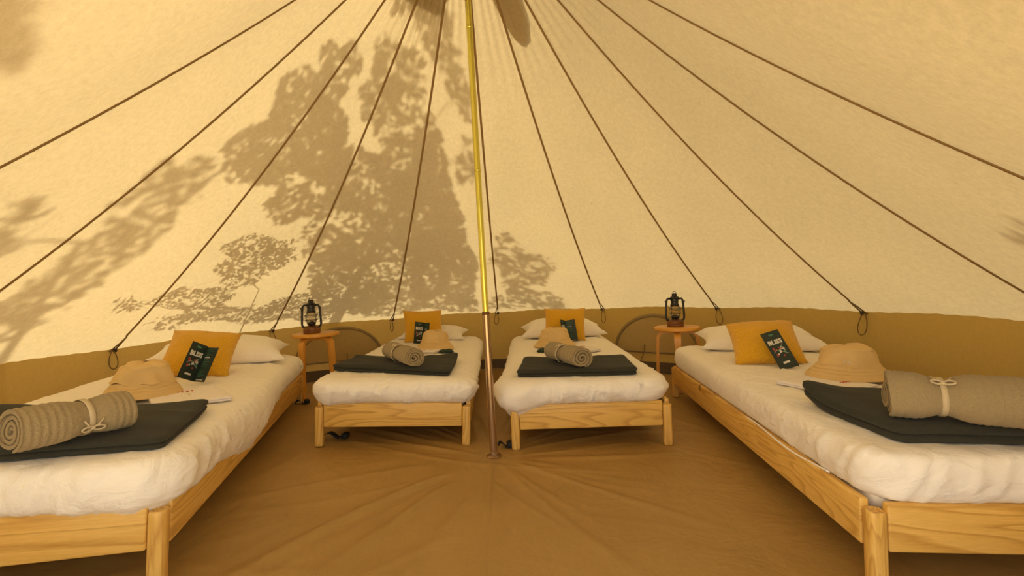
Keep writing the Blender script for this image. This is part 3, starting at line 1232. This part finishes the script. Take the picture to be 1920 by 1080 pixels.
HT_ = {1: (.02, .745, .384, .3, .126, .34, 'khaki bucket hat slumped to one side on the far left bed'),
       2: (.090, 1.050, .380, .2, .150, .2, 'khaki bucket hat in front of the cushion on the bed left of the pole'),
       3: (-.10, 1.085, .380, .1, .155, .2, 'khaki bucket hat beside the leaflet on the bed right of the pole'),
       4: (.068, .868, .386, -.45, .158, .2, 'khaki bucket hat with a white embroidered mark on the far right bed')}
for b, (x, y, z, yaw, R, sq, lab) in HT_.items():
    root = empty('bucket_hat', at(b, x, y, z, yaw))
    tag(root, lab, 'hat', 'khaki bucket hats')
    k = R / .155
    seed = 140 + b * 4
    sqv = .020 if b != 1 else .034
    brim = [(r_ if r_ > .15 else .156 - (.156 - r_) * .82, z_) for r_, z_ in [(.098, .050), (.120, .030), (.140, .014), (.150, .003), (.1545, .0005), (.156, .003), (.152, .008), (.1455, .0135), (.1435, .0135), (.1415, .0175), (.132, .0275), (.130, .0265), (.128, .0305), (.118, .040), (.116, .039), (.114, .0435), (.106, .054)]]
    V, F = hat_part([(r * k, zz * 1.0) for r, zz in brim], 64, seed, sqv * .5)
    link('brim', clean(mesh('brim', V, F)), M['hat'], root)
    ck = 1.10
    crown = [(.104, .050), (.1065, .053), (.105, .057), (.1015, .0575), (.1005, .060), (.0975, .075), (.093, .092), (.088, .106), (.084, .114), (.085, .1165), (.081, .119), (.074, .124), (.055, .1285), (.030, .130), (.001, .1305)]
    V, F = hat_part([(r * k * ck, .05 + (zz - .05) * 1.08) for r, zz in crown], 64, seed, sqv)
    F.append(tuple((len(crown) - 1) * 64 + i for i in range(64)))
    co = link('crown', clean(mesh('crown', V, F), 3e-4), M['hat'], root)
    if b == 4:
        mb = MB()
        for pts in ([(-.012, .068), (-.008, .088)], [(-.002, .090), (.003, .080), (.010, .066)], [(.003, .080), (-.001, .074)]):
            mb.tube([((px) * k - .01, -(.1015 - (pz - .05) * .26) * k * ck * .985 - .005, pz) for px, pz in pts], .0016, 5)
        e = mb.build('embroidery', M['white_thread'], co)
        e['label'] = 'small white stitched mark on the crown'

# ------------------------------------------------------------------ folded t-shirts
TS = {1: (.20, .70, .55, .25, .30, 'folded white t-shirt with red print beside the hat on the far left bed'),
      2: (.03, .93, -.30, .24, .24, 'folded white t-shirt under the hat on the bed left of the pole'),
      3: (.035, .86, .45, .25, .26, 'folded white t-shirt under the hat on the bed right of the pole'),
      4: (-.105, .735, .50, .25, .27, 'folded white t-shirt with red print under the hat on the far right bed')}
for b, (x, y, yaw, w, l, lab) in TS.items():
    pr1 = [(.006, 0), (0, .003), (.0, .006), (.005, .0085), (.004, .0095), (-.002, .0115), (0, .0145), (.008, .016)]
    top = [(.008 + .02 * i, .016) for i in range(1, 6)] + [(w / 2 - .001, .016)]
    V, N, S = ringslab(w / 2, l / 2, .012, pr1 + top, .010)
    V[:, :, 2] += .003 * vnoise(V[:, :, 0] * 18, V[:, :, 1] * 14, 150 + b) * (V[:, :, 2] > .012)
    wavy = .008 * (vnoise(V[:, :, 1] * 9 + 3, V[:, :, 0] * 9, 160 + b) - .5)
    V[:, :, 0] += wavy
    V[:, :, 1] += wavy
    F = grid_faces(len(V), V.shape[1], wrap=True)
    F.append(tuple(range(V.shape[1] - 1, -1, -1)))
    root = link('folded_shirt', clean(mesh('folded_shirt', V, F)), M['shirt'], mw=at(b, x, y, top_z(y) + .004, yaw))
    tag(root, lab, 't-shirt', 'folded white t-shirts')
    mb = MB()
    ox, oy = {1: (-.01, .06), 2: (.0, -.08), 3: (.06, .04), 4: (.075, -.045)}[b]
    rs = random.Random(b)
    for i in range(5):
        px = ox + (i - 2) * .017
        pts = [(px + .006 * math.cos(q) * (1 if i % 2 else .6), oy + .009 * math.sin(q) + .003 * rs.random(), .0192) for q in np.linspace(.6, 5.2, 9)]
        mb.tube(pts, .0013, 4)
    p_ = mb.build('print', M['red'], root)
    p_['label'] = 'red printed lettering'
    p_['kind'] = 'stuff'

# dark green pouches poking out from beneath two hats
for b, (x, y, yaw, lab) in {2: (.185, .905, .25, 'small dark green pouch poking out under the hat, bed left of the pole'),
                            3: (-.185, .895, -.2, 'small dark green pouch poking out under the hat, bed right of the pole')}.items():
    V, N, S = ringslab(.05, .075, .015, [(.006, 0), (0, .004), (0, .010), (.006, .014), (.02, .0155), (.049, .016)], .01)
    F = grid_faces(len(V), V.shape[1], wrap=True)
    F.append(tuple(range(V.shape[1] - 1, -1, -1)))
    o = link('pouch', clean(mesh('pouch', V, F)), M['pouch'], mw=at(b, x, y, top_z(y) + .004, yaw))
    tag(o, lab, 'pouch', 'dark green pouches')


# ------------------------------------------------------------------ leaflets
def text_mesh(txt, size, offset=0.0, ext=.0004):
    cu = bpy.data.curves.new('lettering', 'FONT')
    cu.body = txt
    cu.size = size
    cu.align_x = 'CENTER'
    cu.align_y = 'CENTER'
    cu.extrude = ext
    cu.offset = offset
    cu.resolution_u = 2
    o = bpy.data.objects.new('lettering', cu)
    COL.objects.link(o)
    bpy.context.view_layer.update()
    dg = bpy.context.evaluated_depsgraph_get()
    me = bpy.data.meshes.new_from_object(o.evaluated_get(dg))
    bpy.data.objects.remove(o)
    bpy.data.curves.remove(cu)
    return me


BLISS = text_mesh('BLISS', .034, .0016)
BLISS.materials.clear()


def cover_print(leaf, w, h, mirror=1):
    """printed cover: emblem, BLISS, a cluster of white and red shapes, small boxed line"""
    o = bpy.data.objects.new('lettering', BLISS)
    COL.objects.link(o)
    o.parent = leaf
    o.location = (0, h * .70, .0014)
    o.scale = (w / .098,) * 3
    if not BLISS.materials:
        BLISS.materials.append(M['art_white'])
    rs = random.Random(4)
    mbw, mbr, mbg = MB(), MB(), MB()

    def blob(mb, cx, cy, r, k=7, sq=1.0):
        pts = [(cx + r * (.6 + .5 * rs.random()) * math.cos(2 * PI * i / k), cy + sq * r * (.6 + .5 * rs.random()) * math.sin(2 * PI * i / k)) for i in range(k)]
        mb.prism(pts, .0008, .0013)
    for _ in range(9):
        blob(mbw, rs.uniform(-.024, .024), h * rs.uniform(.36, .60), rs.uniform(.0035, .008))
    for _ in range(6):
        blob(mbr, rs.uniform(-.024, .024), h * rs.uniform(.32, .58), rs.uniform(.005, .010))
    for _ in range(4):
        blob(mbg, rs.uniform(-.028, .028), h * rs.uniform(.30, .58), rs.uniform(.004, .007))
    for (ax_, ay_, bx_, by_) in ((.010, h * .52, .034, h * .66), (.006, h * .44, .034, h * .34), (-.03, h * .44, -.01, h * .50)):
        mbw.tube([(ax_, ay_, .0011), (bx_, by_, .0011)], .0007, 4)
    blob(mbg, 0, h * .90, .014, 12, .45)
    mbw.box(-.016, .016, h * .125, h * .175, .0008, .0013)
    mbw.build('artwork', M['art_white'], leaf, smooth=False)['kind'] = 'stuff'
    a = mbr.build('artwork', M['art_red'], leaf, smooth=False)
    a['label'] = 'red shapes of the print'
    a['kind'] = 'stuff'
    a = mbg.build('artwork', M['art_green'], leaf, smooth=False)
    a['label'] = 'green shapes and emblem of the print'
    a['kind'] = 'stuff'


def list_print(leaf, w, h, side=-1):
    mb = MB()
    rs = random.Random(8)
    for i in range(17):
        if i in (5, 11):
            continue
        y = h * (.90 - i * .048)
        l = w * rs.uniform(.30, .62)
        x0 = -w * .36
        mb.box(x0, x0 + l, y, y + .0022, .0008, .0012)
    mb.build('text_lines', M['art_green'], leaf, smooth=False)['kind'] = 'stuff'
    mb = MB()
    mb.box(-w * .3, w * .3, h * .04, h * .06, .0008, .0012)
    mb.box(-w * .36, w * .1, h * .665, h * .685, .0008, .0012)
    o_ = mb.build('text_lines', M['art_white'], leaf, smooth=False)
    o_['label'] = 'white lines of text'
    o_['kind'] = 'stuff'


def card(name, w, h, root, mwl):
    o = MB().box(-w / 2, w / 2, 0, h, -.0008, .0008).build(name, M['leaflet'], root, smooth=False)
    o.matrix_local = mwl
    return o


# base x,y ; yaw ; lean back ; roll in plane ; opening angles of the two leaves
LF = {1: (.092, 1.03, .06, .36, -.24, (.98, -.72), 'open dark green BLISS leaflet standing before the cushion on the far left bed'),
      2: (-.040, 1.27, .10, .20, -.05, (.55, -1.0), 'dark green BLISS leaflet half hidden by the hat, bed left of the pole'),
      3: (.012, 1.255, -.05, .22, .10, (1.15, -.25), 'dark green leaflet open at its text page, bed right of the pole'),
      4: (-.068, 1.09, -.18, .50, .33, None, 'dark green BLISS leaflet leaning on the mustard cushion of the far right bed')}
for b, (x, y, yaw, lean, roll, op, lab) in LF.items():
    w, hh = (.090, .205) if b == 4 else (.086, .178)
    root = empty('leaflet', at(b, x, y, top_z(y) + .008, yaw) @ Matrix.Rotation(PI / 2 - lean, 4, 'X') @ Matrix.Rotation(roll, 4, 'Z'))
    tag(root, lab, 'leaflet', 'dark green leaflets')
    if op is None:
        c = card('cover', w, hh, root, Matrix.Translation((0, 0, .004)))
        cover_print(c, w, hh)
        card('back_leaf', w, hh, root, Matrix.Translation((.004, -.0, -.006)) @ Matrix.Rotation(.06, 4, 'Y'))
    else:
        a1, a2 = op
        c = card('cover', w, hh, root, Matrix.Rotation(a1, 4, 'Y') @ Matrix.Translation((-w / 2, 0, 0)))
        cover_print(c, w, hh)
        d = card('inner_leaf', w, hh * .97, root, Matrix.Rotation(a2, 4, 'Y') @ Matrix.Translation((w / 2, 0, 0)))
        list_print(d, w, hh)


# ================================================================== STOOLS AND LANTERNS
def make_stool():
    root = empty('stool', Matrix.Identity(4))
    R, zs = .168, .48
    mb = MB()
    mb.lathe([(.001, zs - .026), (R - .006, zs - .026), (R - .001, zs - .022), (R, zs - .013), (R - .001, zs - .004), (R - .006, zs), (.001, zs)], 56)
    mb.build('seat', M['birch'], root, sharp=35)
    w = .024
    for k in range(4):
        # bentwood L: foot, up, bend, tucked below the seat
        cl = [(R - .012, 0.0), (R - .014, .12), (R - .018, .26), (R - .022, .36)]
        for q in np.linspace(0, PI / 2, 9):
            cl.append((R - .024 - .055 * (1 - math.cos(q)), .385 + .055 * math.sin(q)))
        cl += [(R - .12, .4405), (R - .165, .4405)]
        cl = np.array(cl)
        T = np.gradient(cl, axis=0)
        T /= np.linalg.norm(T, axis=1)[:, None]
        Nn = np.stack([T[:, 1], -T[:, 0]], -1)
        th = np.where(cl[:, 1] > .4, .012, .011)[:, None]
        ww = np.interp(np.arange(len(cl)), [0, 4, len(cl) - 1], [.019, w, w])
        o_, i_ = cl + Nn * th, cl - Nn * th
        ang = k * PI / 2
        V = []
        for j in range(len(cl)):
            for (p, s) in ((o_[j], -1), (o_[j], 1), (i_[j], 1), (i_[j], -1)):
                V.append((p[0], s * ww[j], p[1]))
        V = np.array(V)
        c, s = math.cos(ang), math.sin(ang)
        V = np.stack([V[:, 0] * c - V[:, 1] * s, V[:, 0] * s + V[:, 1] * c, V[:, 2]], -1)
        m = len(cl)
        F = grid_faces(m, 4, wrap=True) + [(3, 2, 1, 0), tuple((m - 1) * 4 + q for q in range(4))]
        mb = MB()
        mb.add(V, F)
        mb.build('leg', M['birch'], root, sharp=40)
    return root


st = make_stool()
st2 = copy_tree(st)
SL, SR = (-1.535, 3.40), (1.268, 3.40)
st.matrix_world = Matrix.Translation((SL[0], SL[1], float(zf(SL[0])) + .004)) @ Matrix.Rotation(rad(69), 4, 'Z')
st2.matrix_world = Matrix.Translation((SR[0], SR[1], .004)) @ Matrix.Rotation(rad(-20.5), 4, 'Z')
tag(st, 'round birch stool with bentwood legs between the far left bed and its neighbour', 'stool', 'round wooden stools')
tag(st2, 'round birch stool with bentwood legs beside the head of the far right bed', 'stool', 'round wooden stools')


def make_lantern():
    root = empty('lantern', Matrix.Identity(4))
    MB().lathe([(.001, 0), (.052, 0), (.055, .004), (.055, .010), (.053, .014), (.055, .020), (.054, .036), (.046, .044), (.028, .050), (.018, .054), (.001, .055)], 32).build('fuel_tank', M['copper'], root, sharp=40)
    MB().lathe([(.001, .054), (.022, .054), (.026, .062), (.030, .066), (.030, .070), (.020, .074), (.010, .082), (.001, .083)], 24).build('burner', M['black'], root, sharp=40)
    MB().lathe([(.027, .070), (.034, .082), (.038, .098), (.038, .112), (.033, .128), (.025, .142), (.0238, .142), (.0315, .127), (.0365, .112), (.0365, .098), (.0325, .083), (.0255, .071)], 32).build('glass_globe', M['glass'], root)
    wg = MB()
    for zc, r in ((.090, .041), (.122, .0405)):
        wg.tube([(r * math.cos(a), r * math.sin(a), zc) for a in np.linspace(0, 2 * PI, 28, endpoint=False)], .0016, 5, closed=True)
    for a in (.8, 2.35, 3.95, 5.5):
        wg.tube([(.032 * math.cos(a), .032 * math.sin(a), .070), (.042 * math.cos(a), .042 * math.sin(a), .092), (.042 * math.cos(a), .042 * math.sin(a), .12), (.030 * math.cos(a), .030 * math.sin(a), .146)], .0015, 5)
    wg.build('wire_guard', M['black'], root)
    MB().lathe([(.001, .140), (.027, .140), (.029, .143), (.029, .150), (.025, .154), (.024, .170), (.026, .172), (.026, .190), (.031, .192), (.033, .197), (.024, .205), (.017, .209), (.017, .216), (.020, .218), (.014, .226), (.001, .228)], 28).build('chimney', M['black'], root, sharp=40)
    for sx in (-1, 1):
        mb = MB()
        mb.tube([(sx * .040, 0, .040), (sx * .055, 0, .046), (sx * .060, 0, .062), (sx * .059, 0, .10), (sx * .056, 0, .15), (sx * .052, 0, .182), (sx * .044, 0, .192), (sx * .024, 0, .190)], .0072, 10)
        mb.build('side_tube', M['black'], root)
    hb = MB()
    hb.tube([(.060 * math.cos(a), -.010 - .066 * math.sin(a) * .75, .172 - .060 * math.sin(a)) for a in np.linspace(0, PI, 24)], .0016, 5)
    for sx in (-1, 1):
        hb.tube([(sx * .066, -.008, .172), (sx * .052, 0, .172)], .004, 6)
    hb.build('bail_handle', M['black'], root)
    mb = MB()
    mb.tube([(.010 * math.cos(a), 0, .232 + .008 * math.sin(a)) for a in np.linspace(0, 2 * PI, 14, endpoint=False)], .0018, 5, closed=True)
    mb.build('lift_ring', M['black'], root)
    MB().tube([(.0, -.026, .064), (.014, -.050, .060), (.018, -.054, .060)], .0022, 6).build('wick_knob', M['black'], root)
    return root


ln = make_lantern()
ln2 = copy_tree(ln)
ln.matrix_world = Matrix.Translation((SL[0] - .022, SL[1] - .02, float(zf(SL[0])) + .4845)) @ Matrix.Rotation(.3, 4, 'Z') @ Matrix.Scale(1.13, 4)
ln2.matrix_world = Matrix.Translation((SR[0] - .008, SR[1] + .01, .4845)) @ Matrix.Rotation(-.15, 4, 'Z') @ Matrix.Scale(1.13, 4)
tag(ln, 'black hurricane lantern with coppery base on the left stool', 'lantern', 'black hurricane lanterns')
tag(ln2, 'black hurricane lantern with dark brown base on the right stool', 'lantern', 'black hurricane lanterns')

# ------------------------------------------------------------------ black strap ends on the floor
for (x, y, yaw, L, lab) in ((-.075, 2.30, .2, .07, 'black strap end on the floor beside the leg just right of the pole'),
                            (-1.03, 2.46, -.1, .13, 'black strap lump on the floor under the bed left of the pole'),
                            (-1.535, 3.12, .6, .08, 'black strap end on the floor by the head of the far left bed')):
    root = empty('strap', Matrix.Translation((x, y, float(zf(x)) + .004)) @ Matrix.Rotation(yaw, 4, 'Z'))
    tag(root, lab, 'strap', 'black straps on the floor')
    q = np.linspace(0, 1, 14)
    cl = np.stack([L * (q - .5), .008 * np.sin(q * 5), .016 + .013 * np.sin(q * 7)], -1)
    V = np.array([[c + np.array([0, -.018, -.002]), c + np.array([0, .018, -.002]), c + np.array([0, .018, .002]), c + np.array([0, -.018, .002])] for c in cl])
    mb = MB()
    mb.add(V, grid_faces(14, 4, wrap=True) + [(3, 2, 1, 0), (52, 53, 54, 55)])
    mb.build('webbing', M['strap'], root)
    mb = MB()
    mb.box(L * .5 - .02, L * .5 + .012, -.022, .022, .0, .028, .004)
    mb.build('buckle', M['strap'], root, sharp=40)

# ================================================================== TREES OUTSIDE (leaf-shadow casters first, then unseen trees added to block sky)
BLOBS = [
(-0.857,2.337,2.058,0.073,0.112,0.053,-0.045,0.108,-0.069,2.6,1.5),
(-0.995,2.376,1.91,0.075,0.124,0.05,-0.052,0.111,-0.077,2.6,1.3),
(-1.162,2.466,1.725,0.229,0.194,0.17,-0.068,0.316,-0.145,2.6,2.6),
(-1.36,2.381,1.552,0.067,0.161,0.04,-0.059,0.096,-0.07,2.6,1.5),
(-1.351,2.825,1.431,0.134,0.193,0.03,-0.057,0.108,-0.094,2.6,1.8),
(-0.63,2.625,2.144,0.13,0.094,0.04,-0.04,0.133,-0.125,3,1.4),
(-0.705,2.756,1.994,0.17,0.119,0.041,-0.042,0.133,-0.129,3,1.3),
(-0.881,3.128,1.6,0.336,0.223,0.036,-0.091,0.271,-0.258,3,1.7),
(-0.645,3.448,1.452,0.247,0.064,0.036,-0.04,0.47,-0.42,3,2.6),
(-0.591,3.94,1.052,0.284,0.087,-0.008,-0.08,0.419,-0.363,3,2.2),
(-1.187,3.636,1.064,0.39,0.294,-0.004,-0.139,0.379,-0.332,2.8,1.1),
(-0.967,4.166,0.773,0.543,0.277,-0.031,-0.045,0.168,-0.135,2.8,1.5),
(-1.297,3.364,1.18,0.224,0.215,0.008,-0.08,0.187,-0.166,2.8,1.3),
(0.082,4.023,1.027,0.243,0.148,-0.146,-0.106,0.207,-0.165,3.2,1),
(0.262,4.388,0.714,0.278,0.106,-0.116,-0.029,0.126,-0.093,3.2,1.2),
(-0.06,4.439,0.7,0.216,0.007,-0.01,-0.005,0.103,-0.079,3.2,0.8),
(-0.294,3.226,1.754,0.077,0.012,0,-0.017,0.116,-0.116,3.4,0.9),
(-0.437,2.445,2.429,0.139,0.141,0.023,-0.038,0.032,-0.056,3,1.6),
(-0.369,2.636,2.315,0.076,0.005,0.035,0.054,0.138,-0.1,3,1.6),
(-0.286,2.861,2.122,0.057,0,0.016,0.035,0.118,-0.115,3,1.4),
(-1.129,2.696,1.676,0.111,0.072,0.066,-0.042,0.289,-0.162,2.6,1.2),
(-1.688,2.907,1.124,0.117,0.225,0.01,-0.075,0.121,-0.102,1,0.9),
(-1.822,2.943,1.007,0.068,0.151,0.001,-0.065,0.099,-0.084,1,0.7),
(-1.603,2.983,1.162,0.077,0.126,0.007,-0.054,0.094,-0.081,1,0.8),
(-2.06,2.889,0.84,0.066,0.227,-0.011,-0.089,0.118,-0.099,0.9,1.1),
(-2.035,3.265,0.734,0.148,0.336,-0.028,-0.052,0.079,-0.066,0.9,1),
(-1.775,3.632,0.735,0.185,0.255,-0.022,-0.071,0.135,-0.11,0.9,1.1),
(-1.47,3.769,0.83,0.233,0.225,-0.015,-0.095,0.222,-0.185,1.2,1.1),
(-2.164,2.466,0.838,0.009,0.099,-0.005,-0.045,0.049,-0.042,0.8,0.7),
(-2.217,2.88,0.724,0.072,0.178,0.012,-0.042,0.059,-0.045,0.8,0.5),
(-1.363,3.984,0.747,0.227,0.185,-0.017,-0.033,0.086,-0.07,1.2,0.9),
(-1.651,2.047,1.288,0.223,-0.026,0.199,-0.071,0.203,-0.048,4.2,1),
(-1.881,2.043,1.086,0.192,0.011,0.167,-0.077,0.148,-0.056,4.2,0.9),
(-1.527,2.089,1.404,0.06,0.084,0.061,-0.063,0.121,-0.05,4.2,0.6),
(-2.096,1.956,0.898,0.14,0.087,0.123,-0.112,0.143,-0.077,4,1),
(-2.217,1.933,0.797,0.082,0.047,0.069,-0.11,0.128,-0.075,4,0.9),
(-1.616,1.452,1.171,0.006,0.059,0.029,-0.056,0.057,-0.022,4.2,1.3),
(-1.761,1.515,1.078,-0.014,0.052,0.006,-0.086,0.072,-0.045,4.2,1.2),
(-0.915,0.814,1.333,0.002,0.042,0.023,-0.064,0.054,-0.025,4.2,1.6),
(-0.846,0.768,1.371,0.007,0.045,0.028,-0.023,0.02,-0.013,4.2,1.3),
(1.617,1.393,0.972,0.018,-0.025,-0.022,0.065,0.067,-0.026,3,0.35)]


def make_tree(label, base, idx, seed, leaf, trunk_r, lean=(0, 0)):
    root = empty('tree', Matrix.Translation(base))
    tag(root, label, 'tree')
    rs = np.random.RandomState(seed)
    B0 = np.array(base)
    cents = []
    VV, FF = [], []
    n0 = 0
    for i in idx:
        bl = BLOBS[i]
        C = np.array(bl[0:3])
        U = np.array(bl[3:6])
        W = np.array(bl[6:9])
        t, dens = bl[9], bl[10]
        S = np.array(SDIR)
        cc = C + S * t
        cents.append(cc)
        area = PI * np.linalg.norm(np.cross(U, W))
        n = int(3.2 * dens * area / (leaf * leaf * .34)) + 6
        r = np.sqrt(rs.rand(n)) ** .9
        a = rs.rand(n) * 2 * PI
        r = r * (1 + .22 * np.sin(3 * a + seed + i) + .15 * np.sin(5 * a + i))
        P = C + np.outer(r * np.cos(a), U) + np.outer(r * np.sin(a), W) + np.outer(t + rs.uniform(-.28, .28, n) * min(1, t / 2), S)
        for p in P:
            d = rs.randn(3)
            d /= np.linalg.norm(d)
            e = np.cross(d, rs.randn(3))
            e /= np.linalg.norm(e)
            f = np.cross(d, e)
            l = leaf * rs.uniform(.6, 1.2)
            w = l * .26
            VV += [p - d * l / 2, p + e * w - d * l * .05 + f * w * .3, p + d * l / 2, p - e * w - d * l * .05 + f * w * .3]
            FF.append((n0, n0 + 1, n0 + 2, n0 + 3))
            n0 += 4
    me = mesh('foliage', np.array(VV) - B0, FF)
    o = link('foliage', me, M['leaf'], root, smooth=False)
    o['kind'] = 'stuff'
    cents = np.array(cents)
    top = cents.mean(0)
    mid = B0 + (top - B0) * .55 + np.array([lean[0], lean[1], 0])
    trunk = [B0, B0 * .6 + mid * .4 + np.array([.05, 0, 0]), mid, top]
    q = np.linspace(0, 1, 16)
    tp = np.array([(1 - s) ** 3 * trunk[0] + 3 * (1 - s) ** 2 * s * trunk[1] + 3 * (1 - s) * s * s * trunk[2] + s ** 3 * trunk[3] for s in q])
    MB().tube(tp - B0, trunk_r * (1 - .75 * q), 9).build('trunk', M['bark'], root)
    nodes = [tuple(p) for p in tp[6:]]
    rad_n = [trunk_r * .22] * len(nodes)
    order = sorted(range(len(cents)), key=lambda q_: np.linalg.norm(cents[q_] - top))
    for ci in order:
        c = cents[ci]
        dd = [np.linalg.norm(np.array(p) - c) for p in nodes]
        j = int(np.argmin(dd))
        p0 = np.array(nodes[j])
        if dd[j] < .05:
            continue
        L_ = dd[j]
        m1 = (p0 + c) / 2 + rs.uniform(-.10, .10, 3) * L_
        bp = [p0, (p0 + m1) / 2 + rs.uniform(-.05, .05, 3) * L_, m1, (m1 + c) / 2 + rs.uniform(-.05, .05, 3) * L_, c]
        r0 = max(.004, rad_n[j] * .8)
        MB().tube(np.array(bp) - B0, np.linspace(r0, max(.003, r0 * .55), 5), 6).build('branch', M['bark'], root)
        nodes += [tuple(m1), tuple(c)]
        rad_n += [r0 * .7, r0 * .6]
        for _ in range(3):
            e = c + rs.uniform(-.22, .22, 3)
            b_ = bp[3] + (c - bp[3]) * rs.rand()
            MB().tube(np.array([b_, (b_ + e) / 2 + rs.uniform(-.02, .02, 3), e]) - B0, [r0 * .4, r0 * .3, .0015], 5).build('twig', M['bark'], root)
    return root


_g = lambda x: float(min(zf(x), .13)) - .03
make_tree('tall leafy tree behind the tent, whose shadow falls across the back of the canvas', (-2.75, 4.9, _g(-2.75)), list(range(0, 21)), 3, .075, .085)
make_tree('small sharp-leaved bush close behind the tent on the left, seen as a shadow', (-2.75, 3.9, _g(-2.7)), list(range(21, 31)), 5, .048, .016)
make_tree('leafy tree left of the tent, seen as blurred shadows on the left canvas', (-4.6, 2.9, _g(-4.6)), list(range(31, 38)), 7, .085, .06)
make_tree('leafy tree by the left front of the tent, shadowing the top left corner', (-4.0, .4, _g(-4)), list(range(38, 40)), 9, .085, .05)
make_tree('sparse sapling outside the right wall, seen as a faint shadow', (2.9, 1.2, _g(2.9)), [40], 11, .07, .02)


def crown_tree(label, x, y, h, r, seed):  # crown added out of view, dims skylight reaching the back canvas
    """unseen dense tree added some metres behind the tent to block skylight"""
    base = (x, y, _g(x))
    root = empty('tree', Matrix.Translation(base))
    tag(root, label, 'tree', 'added sky-blocking trees behind the tent')
    rs = np.random.RandomState(seed)
    n = 2600
    d = rs.randn(n, 3)
    d /= np.linalg.norm(d, axis=1)[:, None]
    P = d * (rs.rand(n, 1) ** .4) * np.array([r, r, h * .40]) * (1 + .2 * np.sin(d[:, :1] * 7 + seed)) + np.array([0, 0, h * .6])
    e = rs.randn(n, 3)
    e -= d * (e * d).sum(1)[:, None]
    e /= np.linalg.norm(e, axis=1)[:, None]
    f = np.cross(d, e) * .5 + d * .15
    L = .17
    V = np.stack([P - e * L, P + f * L, P + e * L, P - f * L], 1).reshape(-1, 3)
    F = [(4 * i, 4 * i + 1, 4 * i + 2, 4 * i + 3) for i in range(n)]
    o = link('foliage', mesh('foliage', V, F), M['leaf'], root, smooth=False)
    o['kind'] = 'stuff'
    MB().tube([(0, 0, 0), (.08, .03, h * .3), (.02, 0, h * .75)], [.16, .12, .04], 10).build('trunk', M['bark'], root)


crown_tree('unseen dense tree added to block skylight, straight behind the tent', -1.2, 9.4, 7.5, 2.0, 1)
crown_tree('unseen dense tree added to block skylight, behind the tent on the right', 4.2, 9.2, 6.5, 1.9, 2)
crown_tree('unseen dense tree added to block skylight, behind the tent on the left', -6.6, 8.4, 7.0, 2.0, 3)
